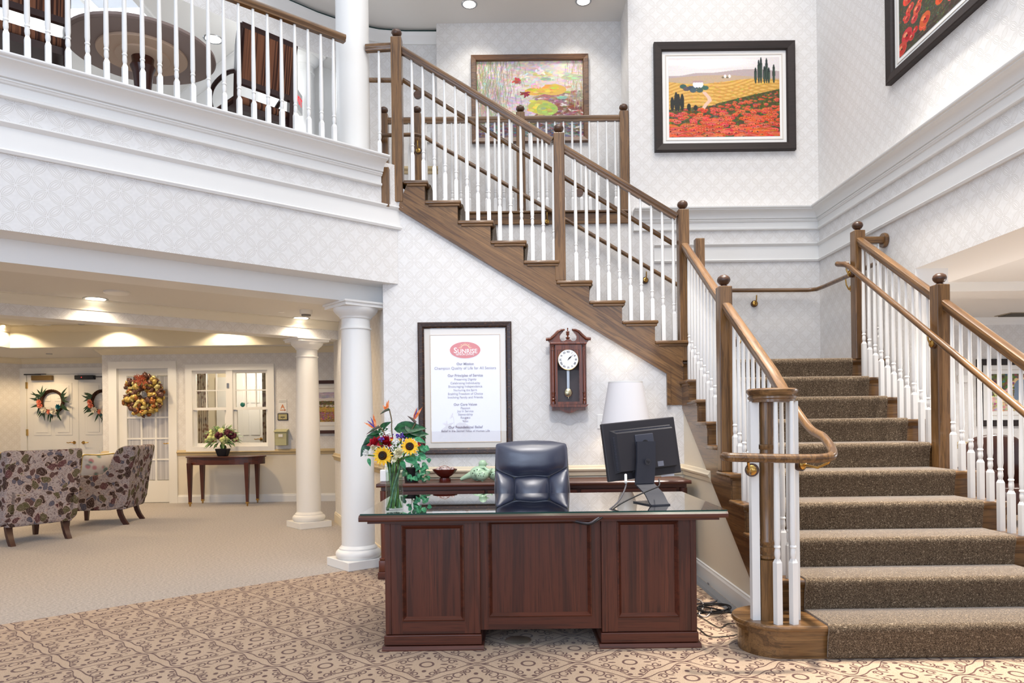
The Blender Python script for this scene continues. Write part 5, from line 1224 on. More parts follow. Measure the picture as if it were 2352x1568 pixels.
# ---- glass door of the lounge
def pz(u, v, Y): return at(u, v, Y)
def X11(u): return at(u, 980, YF).x
def Z11(v, u=330): return at(u, v, YF).z
d1 = thing('door_1', 'white glazed lounge door with fifteen panes and a big mesh wreath', 'door', ((DL+DR)/2, YF, 0)); d1['kind'] = 'structure'
cs = .115
B().box(DL-cs-.02, DL, YF-.03, YF+.05, 0, DT+cs).box(DR, DR+cs+.02, YF-.03, YF+.05, 0, DT+cs).box(DL, DR, YF-.03, YF+.05, DT, DT+cs).obj('casing', WHITE, d1)
gx0, gx1, gz0, gz1 = X11(289), X11(387), Z11(1104), Z11(862)
yd = YF+.04
B().box(DL, gx0, yd, yd+.045, .01, DT).box(gx1, DR, yd, yd+.045, .01, DT).box(gx0, gx1, yd, yd+.045, .01, gz0).box(gx0, gx1, yd, yd+.045, gz1, DT).obj('door_leaf', WHITE, d1)
FROST = M('sheer_glass', .25, .5); FROST.xyz('pos'); _v = FROST.mapped('pos', (90, 1, .3)); FROST.col(FROST.mix(FROST.noise(_v, 1, 2).ss(.4, .6), rgb(176, 176, 182), rgb(206, 206, 210))); FROST = FROST.m
for i in range(3):
    for j in range(5):
        a, c = gx0+(gx1-gx0)*i/3, gx0+(gx1-gx0)*(i+1)/3; e, f = gz0+(gz1-gz0)*j/5, gz0+(gz1-gz0)*(j+1)/5
        B().box(a+.012, c-.012, yd+.018, yd+.024, e+.012, f-.012).obj('pane', FROST, d1)
b = B()
for i in (1, 2): x = gx0+(gx1-gx0)*i/3; b.box(x-.014, x+.014, yd+.004, yd+.04, gz0, gz1)
for j in range(1, 5): z = gz0+(gz1-gz0)*j/5; b.box(gx0, gx1, yd+.005, yd+.039, z-.014, z+.014)
b.obj('muntin', WHITE, d1)
def lever(par, x, y, z, sg):
    B().lathe([(.03, 0), (.03, -.008), (.012, -.012), (.012, -.05)], (x, y, z), 18, 'y').tube([(x, y-.05, z), (x+sg*.04, y-.055, z+.004), (x+sg*.09, y-.05, z-.004), (x+sg*.115, y-.045, z+.003)], .008, 8).obj('lever_handle', BRASS, par, 60)
lever(d1, X11(393)-.01, yd, Z11(1018, 393), -1)
# ---- double door in the recess
XD0, XD1 = at(65, 1000, YD).x, at(182, 1000, YD).x; ZD = at(120, 860, YD).z; wd = XD1-XD0
d2 = thing('door_2', 'white six panel double door with brass levers in the recess', 'door', (XD1, YD, 0)); d2['kind'] = 'structure'
B().box(XD0-.13, XD0-.01, YD-.03, YD+.02, 0, ZD+.12).box(XD0-.01, XE+.2, YD-.03, YD+.02, ZD+.01, ZD+.12).obj('casing', WHITE, d2)
for k in (0, 1):
    x0 = XD0+k*(wd+.006); b = B().box(x0, x0+wd, YD-.012, YD+.03, .01, ZD); lf = b.obj('door_leaf', WHITE, d2)
    for (u0, u1) in ((.12, .46), (.54, .88)):
        for z0, z1 in ((.13, .40), (.50, .74), (.78, .93)):
            x_a, x_b, z_a, z_b = x0+wd*u0, x0+wd*u1, ZD*z0, ZD*z1
            B().box(x_a, x_b, YD-.018, YD-.012, z_a, z_b, .005).box(x_a+.05, x_b-.05, YD-.024, YD-.018, z_a+.05, z_b-.05, .004).obj('raised_panel', WHITE, lf)
lever(d2, at(172, 1016, YD).x, YD-.012, at(172, 1016, YD).z, -1); lever(d2, at(193, 1016, YD).x, YD-.012, at(193, 1016, YD).z, 1)
for v in (885, 993): z = at(62, v, YD).z; B().box(XD0-.02, XD0+.01, YD-.035, YD-.01, z-.06, z+.06).obj('hinge', BRASS, d2)
BRZ = plain('bronze_closer', (122, 98, 60), .4, .5, .6)
x, z = at(101, 868, YD).x, at(101, 868, YD).z
k = thing('door_closer', 'bronze door closer at the top of the left door leaf', 'door closer', (x, YD, z)); B().box(x-.19, x+.19, YD-.08, YD-.012, z-.045, z+.045, .006).obj('body', BRZ, k); B().box(x-.33, x-.02, YD-.07, YD-.055, z+.055, z+.075).box(x-.10, x+.1, YD-.1, YD-.085, z+.06, z+.075).obj('arm', BLACK, k)
x, z = at(200, 867, YD).x, at(200, 867, YD).z
k = thing('door_closer', 'black door operator box above the right door leaf', 'door closer', (x, YD, z)); B().box(x-.175, x+.175, YD-.11, YD-.012, z-.04, z+.04, .012).obj('body', BLACK, k); B().box(x+.17, x+.34, YD-.08, YD-.065, z+.0, z+.015).obj('arm', BLACK, k); B().ball((x-.04, YD-.111, z), .008, 8, 6).obj('indicator_light', emit('red_led', (255, 60, 60), 2), k)
# ---- wreaths
VINE = speck('grapevine', (44, 26, 20), (84, 54, 38), 60, .9); PEACH = plain('peach_silk', (232, 140, 112), .7); TEAL = plain('teal_silk', (20, 110, 124), .7); WSILK = plain('white_silk', (236, 228, 212), .7); LFD = greenm('wreath_leaf', (22, 44, 30), (56, 82, 54))
def vine_wreath(label, u, v, R, seed):
    random.seed(seed); c = at(u, v, YD-.06); o = thing('wreath', label, 'wreath', c); b = B()
    for k in range(7):
        ph = k*.9; pts = [c+Vector(((R+.02*math.cos(5*a+ph))*math.cos(a), .02*math.sin(4*a+ph), (R+.02*math.cos(5*a+ph))*math.sin(a))) for a in [2*PI*i/36 for i in range(37)]]
        b.tube(pts, .011, 5)
    b.obj('vine_ring', VINE, o, 60); b = B()
    for i in range(32):
        a = random.uniform(PI*.80, PI*2.18); p = c+Vector((R*math.cos(a), -.03, R*math.sin(a))); aa = a+random.gauss(0, .7); leaf(b, p, (math.cos(aa), -.25, math.sin(aa)), (0, -1, 0), random.uniform(.12, .22), .035, .2, 5)
    b.obj('leaves', LFD, o, 60)
    for mat, lst in ((PEACH, ((-.98, -.02, .05), (-.9, -.35, .055), (-.05, -.95, .05))), (WSILK, ((-.55, -.78, .06), (.35, -.9, .065))), (TEAL, ((.78, -.5, .05), (.1, -1.12, .04)))):
        for x, z, r in lst:
            b = B()
            for i in range(16): a = i*2.4; q = math.sqrt(i/16); leaf(b, c+Vector((x*R, -.05, z*R)), (math.cos(a)*q, -.8, math.sin(a)*q), (0, -1, .1), r*1.3, r*.8, .2, 4)
            b.obj('silk_flower', mat, o, 60)
vine_wreath('grapevine wreath with peach and white flowers on the left door leaf', 120, 922, .20, 5)
vine_wreath('grapevine wreath on the right door leaf cut off by the corner', 236, 922, .20, 9)
random.seed(11); c = at(335, 908, YF-.04)
mw = thing('wreath', 'big round gold and brown deco mesh wreath on the glass door', 'wreath', c)
MESHC = [mk for mk in (plain('mesh_gold', (176, 148, 72), .35, .6, .2), plain('mesh_brown', (92, 58, 44), .35, .6, .2), plain('mesh_olive', (196, 182, 118), .35, .6, .1), plain('mesh_copper', (150, 90, 40), .3, .6, .4))]
bb = [B() for _ in MESHC]
for i in range(300):
    a = random.uniform(0, 2*PI); r = random.uniform(.09, .33); q = c+Vector((r*math.cos(a), -random.uniform(.02, .14), r*math.sin(a)*1.02)); k = random.choice((0, 0, 1, 1, 1, 2, 2, 3))
    bb[k].ball(q, random.uniform(.026, .05), 8, 5, (1.2, random.uniform(.4, .8), random.uniform(.6, 1)), Matrix.Rotation(random.uniform(0, 3), 4, 'Y'))
for b, m, n_ in zip(bb, MESHC, ('gold_mesh', 'brown_mesh', 'olive_mesh', 'copper_mesh')):
    bmesh.ops.subdivide_edges(b.bm, edges=[], cuts=1)
    for vv in b.bm.verts: vv.co += Vector((random.gauss(0, .006), random.gauss(0, .006), random.gauss(0, .006)))
    b.obj(n_, m, mw, 180)
b = B()
for i in range(40): a = random.uniform(0, 2*PI); leaf(b, c+Vector((random.gauss(0, .04), -.16, .27+random.gauss(0, .03))), (math.cos(a), -.5, math.sin(a)), (0, -1, 0), .09, .02, .2, 4)
b.obj('leaf_pick', plain('rust_leaf', (150, 60, 24), .5), mw)
# ---- reception window
w4 = thing('window_4', 'white double hung reception window above the console table', 'window', ((WL+WR)/2, YF, WB)); w4['kind'] = 'structure'
B().box(WL-.11, WL, YF-.03, YF+.05, WB-.09, WT+.10).box(WR, WR+.11, YF-.03, YF+.05, WB-.09, WT+.10).box(WL, WR, YF-.03, YF+.05, WT, WT+.10).box(WL, WR, YF-.03, YF+.05, WB-.09, WB).obj('casing', WHITE, w4)
xm0, xm1 = X11(521), X11(536); B().box(xm0, xm1, YF-.02, YF+.08, WB, WT).obj('mullion', WHITE, w4)
ZR0, ZR1 = Z11(942, 530), Z11(936, 530)
for x0, x1, k0, k1 in ((WL, xm0, 451, 520), (xm1, WR, 542, 611)):
    a, c_ = X11(k0), X11(k1); zt, zb = Z11(857, 530), Z11(935, 530)
    s = B().box(x0, a, YF+.01, YF+.04, zb-.04, WT).box(c_, x1, YF+.01, YF+.04, zb-.04, WT).box(a, c_, YF+.01, YF+.04, zt, WT).box(a, c_, YF+.005, YF+.045, zb-.045, zb).obj('upper_sash', WHITE, w4)
    for i in range(3):
        for j in range(2):
            B().box(a+(c_-a)*i/3+.008, a+(c_-a)*(i+1)/3-.008, YF+.024, YF+.027, zb+(zt-zb)*j/2+.008, zb+(zt-zb)*(j+1)/2-.008).obj('pane', GLASS, s)
    b = B()
    for i in (1, 2): x = a+(c_-a)*i/3; b.box(x-.009, x+.009, YF+.015, YF+.036, zb, zt)
    b.box(a, c_, YF+.016, YF+.035, (zb+zt)/2-.009, (zb+zt)/2+.009); b.obj('muntin', WHITE, s)
    B().box(x0, x0+.05, YF+.045, YF+.07, WB, zb).box(x1-.05, x1, YF+.045, YF+.07, WB, zb).box(x0+.05, x1-.05, YF+.046, YF+.069, WB, WB+.06).obj('lower_sash', WHITE, w4)
B().box(X11(526)-.02, X11(526)+.02, YF-.03, YF-.02, Z11(884, 526)-.05, Z11(884, 526)+.03, .004).obj('sash_lock', STEEL, w4)
# office behind the window
b = B().box(-7.0, -2.5, 13.6, 13.65, 0, 2.57).box(-3.0, -2.95, YF+.1, 13.6, 0, 2.57).box(XE+.05, XE+.1, YF+.1, 13.6, 0, 2.57).face([(XE, YF+.1, 2.56), (-2.5, YF+.1, 2.56), (-2.5, 13.6, 2.56), (XE, 13.6, 2.56)])
struct('wall_office', b, plain('office_paint', (232, 222, 200), .8), 'pale office wall seen through the reception window')
xo0, xo1 = at(545, 950, 13.6).x, at(606, 950, 13.6).x; zo = at(570, 868, 13.6).z
d3 = thing('door_3', 'white panelled office door seen through the reception window', 'door', (xo0, 13.6, 0)); d3['kind'] = 'structure'
B().box(xo0-.12, xo0, 13.56, 13.6, 0, zo+.1).box(xo1, xo1+.12, 13.56, 13.6, 0, zo+.1).box(xo0, xo1, 13.56, 13.6, zo, zo+.1).obj('casing', WHITE, d3)
lf = B().box(xo0, xo1, 13.57, 13.6, 0, zo).obj('door_leaf', WHITE, d3); wo = xo1-xo0
for u0, u1 in ((.12, .46), (.54, .88)):
    for z0, z1 in ((.13, .42), (.50, .74), (.78, .93)): B().box(xo0+wo*u0, xo0+wo*u1, 13.556, 13.57, zo*z0, zo*z1, .005).obj('raised_panel', WHITE, lf)
lever(d3, at(600, 1008, 13.56).x, 13.56, at(600, 1008, 13.56).z, -1)
xo2 = at(500, 950, 13.6).x
B().box(xo2, xo2+.5, 13.55, 13.6, 0, 2.2).obj('door_panel', WHITE, d3)
CUR = M('curtain_print', .9, .1); _v = CUR.mapped('pos', (1, 1, 1)); CUR.col(CUR.mix(CUR.vor(_v, 14).ss(.25, .5), rgb(150, 122, 104), rgb(206, 196, 178))); CUR = CUR.m
for u0, u1, l in ((452, 480, 'printed curtain at the left inside the reception window'), (603, 613, 'printed curtain at the right inside the reception window')):
    x0, x1 = at(u0, 950, 12.1).x, at(u1, 950, 12.1).x; b = B(); n = 24; pr = [(x0+(x1-x0)*i/n, 12.1+.03*math.sin(i*1.5)) for i in range(n+1)]
    for i in range(n): b.face([(*pr[i], .8), (*pr[i+1], .8), (*pr[i+1], 2.2), (*pr[i], 2.2)])
    b.face([(x0, 12.09, 2.2), (x1, 12.09, 2.2), (x1, 12.09, 2.24), (x0, 12.09, 2.24)])
    tag(b.obj('curtain', CUR, None, 60), l, 'curtain')
p = at(557, 929, YF-.0); tag(B().ball((p.x, YF+.008, p.z), .04, 14, 8, (1, .4, 1)).obj('green_ornament', plain('teal_glass', (40, 110, 100), .15), None, 60), 'small round dark green bell stuck on the window sash', 'ornament')
# signs
def xz(u, v): p = at(u, v, YF); return p.x, p.z
(x0, z1), (x1, z0) = xz(640, 917), xz(659, 947)
sg = thing('stairway_sign', 'white stairway sign with an orange letter A on the lounge wall', 'sign', ((x0+x1)/2, YF, z0))
B().box(x0, x1, YF-.008, YF, z0, z1).obj('board', WHITE, sg); xm = (x0+x1)/2; OR = plain('sign_orange', (206, 120, 60), .6); GY = plain('sign_grey', (120, 120, 120), .6)
text('STAIRWAY', .03, GY, sg, (xm, YF-.009, z1-.045), .115); text('A', .10, OR, sg, (xm, YF-.009, (z0+z1)/2-.015), .07, .02); B().box(xm-.045, xm+.045, YF-.0095, YF-.008, z0+.035, z0+.047).face([(xm+.03, YF-.0095, z0+.022), (xm+.055, YF-.0095, z0+.041), (xm+.03, YF-.0095, z0+.06)]).obj('arrow', OR, sg); B().box(x0+.01, x1-.01, YF-.009, YF-.008, z1-.022, z1-.018).obj('line', GY, sg)
(x0, z1), (x1, z0) = xz(638, 949), xz(662, 965)
sg = thing('plaque', 'small brass plaque on a dark board under the stairway sign', 'plaque', ((x0+x1)/2, YF, z0)); B().box(x0, x1, YF-.012, YF, z0, z1, .003).obj('board', BLACKF, sg); B().box(x0+.015, x1-.015, YF-.015, YF-.012, z0+.015, z1-.015).obj('brass_plate', plain('plaque_brass', (196, 178, 120), .35, .5, .7), sg)
xm = (x0+x1)/2; zm = (z0+z1)/2; B().box(xm-.035, xm+.035, YF-.016, YF-.015, zm-.012, zm+.002).box(xm-.012, xm+.012, YF-.016, YF-.015, zm-.030, zm-.024).obj('engraved_line', BLACKF, sg)
(x0, z1), (x1, z0) = xz(634.5, 985), xz(664, 1022)
mb = thing('mailbox', 'pale green wall mailbox right of the reception window', 'mailbox', ((x0+x1)/2, YF, z0)); MBG = plain('mailbox_green', (186, 184, 142), .4)
B().box(x0+.012, x1-.012, YF-.10, YF, z0, z1-.03, .004).obj('box', MBG, mb); B().prism([(YF-.125, z1-.045), (YF-.12, z1-.03), (YF, z1), (YF, z1-.03), (YF-.115, z1-.055)], 'x', x0, x1).obj('lid', MBG, mb); B().box(x0+.07, x1-.07, YF-.108, YF-.10, z1-.13, z1-.085).obj('name_slot', WHITE, mb); B().box(x0+.012, x1-.012, YF-.103, YF-.10, z0+.12, z0+.125).obj('seam', TAN, mb)
# console table
TX0, TX1, TY, TZ2 = at(425, 1056, 11.4).x, at(607.5, 1056, 11.4).x, 11.46, .785
ctab = thing('console_table', 'oval cherry console table on casters under the reception window', 'table', ((TX0+TX1)/2, TY, 0))
xm = (TX0+TX1)/2; hw = (TX1-TX0)/2; ov = [(xm+hw*(abs(math.cos(a))**.7)*(1 if math.cos(a) > 0 else -1), TY+.29*math.sin(a)) for a in [2*PI*i/48 for i in range(48)]]
B().prism(ov, 'z', TZ2-.022, TZ2).obj('table_top', MAH['x'], ctab, bevel=.006)
B().prism([(xm+(x-xm)*.97, TY+(y-TY)*.94) for x, y in ov], 'z', TZ2-.13, TZ2-.022).obj('apron', MAH['x'], ctab)
for u, v in ((437, 1163), (468.6, 1155), (568.5, 1162), (592.5, 1154)):
    q = atz(u, v, 0); x, y = q.x, min(q.y, 11.69)
    B().hexa([(x-.018, y-.018, .045), (x+.018, y-.018, .045), (x+.018, y+.018, .045), (x-.018, y+.018, .045), (x-.036, y-.036, TZ2-.1), (x+.036, y-.036, TZ2-.1), (x+.036, y+.036, TZ2-.1), (x-.036, y+.036, TZ2-.1)]).obj('leg', MAH['z'], ctab)
    k = B().box(x-.021, x+.021, y-.021, y+.021, .04, .07).obj('caster_cup', BRASS, ctab); B().lathe([(.018, -.008), (.02, -.005), (.02, .005), (.018, .008)], (x, y, .02), 12, 'x').obj('caster_wheel', BRASS, k, 40)
px, pz_ = at(512, 1045, 11.40).x, TZ2
pl = thing('flower_pot', 'dark square flower pot on the console table', 'pot', (px, 11.40, TZ2)); B().hexa([(px-.065, 11.335, TZ2), (px+.065, 11.335, TZ2), (px+.065, 11.465, TZ2), (px-.065, 11.465, TZ2), (px-.095, 11.305, TZ2+.12), (px+.095, 11.305, TZ2+.12), (px+.095, 11.495, TZ2+.12), (px-.095, 11.495, TZ2+.12)]).obj('planter', BLACK, pl, bevel=.01)
random.seed(21); cc = Vector((px, 11.40, TZ2+.27)); fa = thing('flower_arrangement', 'round arrangement of burgundy and green flowers in the dark pot', 'flowers', cc)
BUR = plain('burgundy_petal', (84, 24, 44), .7); LIM = plain('lime_petal', (196, 204, 140), .7); MAG = plain('magenta_petal', (150, 30, 80), .6)
for mat, n, nm in ((BUR, 9, 'burgundy_bloom'), (LIM, 9, 'lime_bloom'), (MAG, 2, 'magenta_bloom')):
    for i in range(n):
        a, e = random.uniform(0, 2*PI), random.uniform(-.25, 1.2); q = cc+Vector((math.cos(a)*math.cos(e)*.22, math.sin(a)*math.cos(e)*.15-.04, math.sin(e)*.16-.03)); b = B(); R = random.uniform(.05, .08)
        for k in range(14): d = Vector((random.gauss(0, 1), random.gauss(0, 1), random.gauss(0, 1))).normalized(); b.ball(q+d*R*.6, R*.42, 6, 5)
        b.obj(nm, mat, fa, 60)
b = B()
for i in range(90): a, e = random.uniform(0, 2*PI), random.uniform(-.7, 1.3); d = Vector((math.cos(a)*math.cos(e)*1.2, math.sin(a)*math.cos(e)*.8-.1, math.sin(e))); leaf(b, cc+d*.15, d, (0, -.4, 1), random.uniform(.08, .16), .05, .3, 4)
b.obj('foliage', greenm('arr_leaf', (60, 100, 60), (150, 176, 120)), fa, 60); B().tube([(px, 11.40, TZ2+.10), (px, 11.40, TZ2+.25)], .03, 8).obj('stems', GR3, fa)
# ceiling fixtures
def downlight(label, c, r=.11, on=True, power=0):
    o = thing('ceiling_light', label, 'ceiling light', c, group=None); x, y, z = c
    B().lathe([(r*.78, z-.002), (r, z-.006), (r*1.04, z-.001), (r*1.02, z), (r*.78, z)], (x, y, 0), 32, caps=False).obj('trim_ring', STEEL, o, 40)
    B().lathe([(r*.8, z-.0035), (r*.5, z-.003), (0, z-.003)], (x, y, 0), 24).obj('lens', LAMPON, o)
    if power: spot('light_beam', (x, y, z-.02), power, 150, blend=.6, r=.08)
def puck(name, label, c, r, h, cat): return tag(B().lathe([(r*.92, c[2]-h), (r, c[2]-h*.6), (r, c[2])], (c[0], c[1], 0), 24).obj(name, WHITE, None, 40), label, cat)
def cz(u, v, z): p = atz(u, v, z); return (p.x, p.y, z)
downlight('round recessed light before the far beam, left', cz(220, 686, 2.54), .11, power=30)
downlight('round recessed light before the far beam, near the far column', cz(692, 730, 2.54), .10, power=30)
p = cz(268, 670, 2.54); puck('ceiling_speaker', 'flat round ceiling speaker beside the left recessed light', p, .11, .02, 'speaker')
p = cz(703, 712, 2.54); o = puck('smoke_detector', 'white smoke detector above the right recessed light', p, .07, .05, 'smoke detector'); B().lathe([(.05, p[2]-.065), (.052, p[2]-.05)], (p[0], p[1], 0), 20).obj('sensor', plain('sensor_grey', (120, 116, 110), .6), o)
p = cz(646, 716, 2.54); puck('sprinkler_cap', 'flat round sprinkler cap left of the smoke detector', p, .035, .006, 'sprinkler')
downlight('round recessed light in the tray ceiling at the left picture edge', cz(2, 747, 2.92), .10)
p = cz(97, 745, 2.92); puck('ceiling_speaker', 'flat round ceiling speaker in the tray ceiling', p, .12, .012, 'speaker')
p = cz(187, 743, 2.92); puck('sprinkler_cap', 'small dark sprinkler in the tray ceiling', p, .045, .02, 'sprinkler').data.materials[0] = STEEL
p = cz(113, 812, 2.57); puck('sprinkler_cap', 'small grey sprinkler on the low ceiling before the double door', p, .05, .012, 'sprinkler').data.materials[0] = STEEL
downlight('left bright downlight in the upper hall ceiling', cz(1078, 10, ZC), .085); downlight('right bright downlight in the upper hall ceiling', cz(1340, 3, ZC), .085)
downlight('round bright light in the upper lounge ceiling behind balusters', cz(490, 90, ZC), .11)
for x, y in ((-8.0, YT-.25), (at(275, 800, YT).x, YT-.25), (at(527, 790, YT).x, YT-.25), (XT+.25, YT-1.2)):
    spot('tray_downlight', (x, y, 2.90), 48, 140, blend=.3, r=.05)
for u in (275, 527): downlight('recessed tray light washing the cream fascia, ' + ('above the glass door' if u == 275 else 'above the reception window'), (at(u, 800, YT).x, YT-.25, 2.92), .09)
# ---- upper lounge furniture
STRP = M('striped_cloth', .8, .2); _v = STRP.mapped('obj', (70, 3, .6)); STRP.col(STRP.mix(STRP.noise(_v, 1, 2).ss(.4, .6), rgb(52, 30, 24), rgb(120, 78, 56))); STRP = STRP.m
DW = plain('dark_chair_wood', (46, 24, 22), .3)
def dining(label, loc, rot):
    o = thing('dining_chair', label, 'chair', (*loc, ZU), rot, 'upstairs dining chairs', world=False)
    def post(x): return [(x, -.17, 0), (x, -.20, .25), (x, -.215, .45), (x, -.225, .62), (x, -.25, .85), (x, -.30, 1.0)]
    for x in (-.23, .23):
        b = B(); b.sweep([(-.018, -.022), (.018, -.022), (.018, .022), (-.018, .022)], post(x), Vector((0, 1, 0))); b.obj('back_post', DW, o, 60)
        B().tube(curve_pts([(x, -.225, .66), (x*1.12, -.10, .67), (x*1.2, .08, .63), (x*1.18, .16, .55), (x*1.05, .18, .44)], 4), .018, 8).obj('armrest', DW, o, 60)
        B().hexa([(x-.014, .17, 0), (x+.014, .17, 0), (x+.014, .2, 0), (x-.014, .2, 0), (x-.022, .17, .42), (x+.022, .17, .42), (x+.022, .215, .42), (x-.022, .215, .42)]).obj('front_leg', DW, o)
    B().hexa([(-.23, -.245, .56), (.23, -.245, .56), (.23, -.205, .56), (-.23, -.205, .56), (-.23, -.25, .60), (.23, -.25, .60), (.23, -.21, .60), (-.23, -.21, .60)]).hexa([(-.23, -.315, .965), (.23, -.315, .965), (.23, -.275, .965), (-.23, -.275, .965), (-.23, -.325, 1.005), (.23, -.325, 1.005), (.23, -.285, 1.005), (-.23, -.285, 1.005)]).obj('back_rail', DW, o)
    B().hexa([(-.212, -.25, .60), (.212, -.25, .60), (.212, -.20, .60), (-.212, -.20, .60), (-.212, -.318, .965), (.212, -.318, .965), (.212, -.268, .965), (-.212, -.268, .965)]).obj('back_panel', STRP, o)
    B().box(-.235, .235, -.20, .22, .37, .42).obj('seat_rail', DW, o); B().box(-.24, .24, -.21, .23, .42, .49, .03).obj('seat', STRP, o, 60)
dining('striped wooden armchair upstairs beside the white column', (-2.13, 5.90), math.radians(47)); dining('striped wooden armchair upstairs at the left picture edge', (-3.27, 4.78), math.radians(42))
tx, ty = -2.80, 5.46
tb = thing('round_table', 'round dark pedestal table upstairs seen from below', 'table', (tx, ty, ZU))
UND = plain('table_underside', (146, 128, 122), .6); PLY = plain('ply_ring', (206, 178, 154), .7)
B().lathe([(.50, ZU+.735), (.52, ZU+.745), (.52, ZU+.765), (.51, ZU+.77), (0, ZU+.77)], (tx, ty, 0), 64).lathe([(0, ZU+.7349), (.50, ZU+.735)], (tx, ty, 0), 64, caps=False).obj('table_top', UND, tb, 40)
B().lathe([(.18, ZU+.715), (.31, ZU+.715), (.315, ZU+.72), (.315, ZU+.734)], (tx, ty, 0), 48, caps=False).obj('apron_ring', PLY, tb, 40)
B().lathe([(0, ZU+.700), (.185, ZU+.700), (.19, ZU+.703), (.19, ZU+.716)], (tx, ty, 0), 40, caps=False).obj('mount_disc', PLY, tb, 40)
B().lathe([(.08, ZU+.70), (.075, ZU+.66), (.09, ZU+.63), (.07, ZU+.58), (.055, ZU+.4), (.07, ZU+.25), (.12, ZU+.18), (.12, ZU+.1)], (tx, ty, 0), 28, caps=False).obj('pedestal', plain('pedestal_wood', (70, 34, 24), .25), tb, 40)
B().lathe([(.12, ZU+.12), (.26, ZU+.06), (.30, ZU+.04), (.30, ZU), (0, ZU)], (tx, ty, 0), 32).obj('pedestal_base', DW, tb, 40)
ex = at(682, 230, 8.45); es = thing('exit_sign', 'small red and white exit sign upstairs beside the far column, seen nearly edge-on', 'sign', ex); B().box(ex.x-.02, ex.x+.02, 8.29, 8.61, ex.z-.12, ex.z+.12, .004).obj('sign_body', WHITE, es); text('EXIT', .17, emit('exit_red', (230, 50, 60), 1.0), es, (ex.x+.0215, 8.45, ex.z), .27, .02, 'lettering', (PI/2, 0, PI/2))
B().box(ex.x-.01, ex.x+.01, 8.44, 8.46, ex.z+.12, ZC).obj('mount_stem', WHITE, es)
# ---- side room
p = at(2211, 870, 10.49); th = thing('thermostat', 'small white thermostat on the side room wall', 'thermostat', (p.x, 10.5, p.z)); B().box(p.x-.075, p.x+.075, 10.47, 10.5, p.z-.055, p.z+.055, .006).obj('housing', WHITE, th); B().box(p.x-.055, p.x-.005, 10.466, 10.47, p.z-.01, p.z+.035).obj('display', plain('lcd', (96, 110, 96), .3), th)
p = atz(2330, 733, 2.72); v = thing('ceiling_vent', 'dark ceiling vent of the side room', 'vent', (p.x, 10.15, 2.72)); B().box(7.0, 8.6, 9.95, 10.3, 2.712, 2.72).obj('frame', plain('vent_grey', (150, 140, 120), .6), v)
for i in range(6): B().box(7.03, 8.57, 9.99+i*.05, 10.01+i*.05, 2.700, 2.712).obj('slat', plain('vent_slat', (90, 84, 72), .6), v)
LB = plain('brown_leather', (58, 32, 26), .3); lc = at(2285, 1030, 8.6)
ch = thing('leather_armchair', 'dark brown leather armchair in the side room behind the balusters', 'chair', (lc.x, 8.6, 0))
cx = lc.x
puff(B(), round_poly([(cx-.36, .3), (cx+.36, .3), (cx+.36, .92), (cx+.25, 1.02), (cx, 1.06), (cx-.25, 1.02), (cx-.36, .92)], 4, .25), 8.6, .10, .06, 6).obj('backrest', LB, ch, 180)
for s_ in (-1, 1): B().box(cx+s_*.42-.09, cx+s_*.42+.09, 8.0, 8.65, .15, .66, .05).obj('arm', LB, ch, 60)
B().box(cx-.34, cx+.34, 7.98, 8.6, .15, .46, .05).obj('seat', LB, ch, 60)
for s_ in (-.4, .4):
    for y in (8.05, 8.6): B().box(cx+s_-.03, cx+s_+.03, y-.03, y+.03, 0, .15).obj('leg', LEGW, ch)
# ================================================================ PICTURES
class Pic:
    def __init__(s, w, h, c): s.w, s.h = w, h; s.a = np.zeros((h, w, 3)); s.a[:] = np.array(c)/255; s.X, s.Y = np.meshgrid((np.arange(w)+.5)/w, (np.arange(h)+.5)/h)
    def m(s, mask, c, al=1): s.a[mask] = s.a[mask]*(1-al)+np.array(c)/255*al
    def ell(s, x, y, rx, ry, c, al=1, ang=0):
        R = max(rx, ry); x0, x1 = max(0, int((x-R)*s.w)-1), min(s.w, int((x+R)*s.w)+2); y0, y1 = max(0, int((y-R)*s.h)-1), min(s.h, int((y+R)*s.h)+2)
        if x0 >= x1 or y0 >= y1: return
        X, Y = s.X[y0:y1, x0:x1]-x, s.Y[y0:y1, x0:x1]-y; ca, sa = math.cos(ang), math.sin(ang); k = ((X*ca+Y*sa)/rx)**2+((Y*ca-X*sa)/ry)**2 < 1
        q = s.a[y0:y1, x0:x1]; q[k] = q[k]*(1-al)+np.array(c)/255*al
    def build(s, name, par, T):
        h, w = s.h, s.w; xs = np.linspace(0, 1, w+1); ys = np.linspace(0, 1, h+1)
        vs = [T(x, y) for y in ys for x in xs]; root = par
        while root.parent: root = root.parent
        off = ORIG.get(root.name, Vector()); vs = [(p[0]-off.x, p[1]-off.y, p[2]-off.z) for p in vs]
        i = np.arange(h*w); r, c = i//w, i % w; k = r*(w+1)+c; f = np.stack([k+w+1, k+w+2, k+1, k], 1)
        me = bpy.data.meshes.new(name); me.from_pydata(vs, [], f.tolist()); at_ = me.color_attributes.new('paint', 'FLOAT_COLOR', 'CORNER')
        a = np.clip(s.a, 0, 1); l_ = np.where(a <= .04045, a/12.92, ((a+.055)/1.055)**2.4).reshape(-1, 3)
        col = np.ones((h*w, 4, 4), np.float32); col[:, :, :3] = l_[:, None, :]; at_.data.foreach_set('color', col.ravel())
        if 'print_colour' not in bpy.data.materials:
            m = M('print_colour', .5, .3); n = m.t.nodes.new('ShaderNodeVertexColor'); n.layer_name = 'paint'; m.col(n.outputs[0])
        me.materials.append(bpy.data.materials['print_colour']); o = bpy.data.objects.new(name, me); COL.objects.link(o); o.parent = par; return o
def J(c, d=18): return [max(0, min(255, x+RNG.normal(0, d))) for x in c]
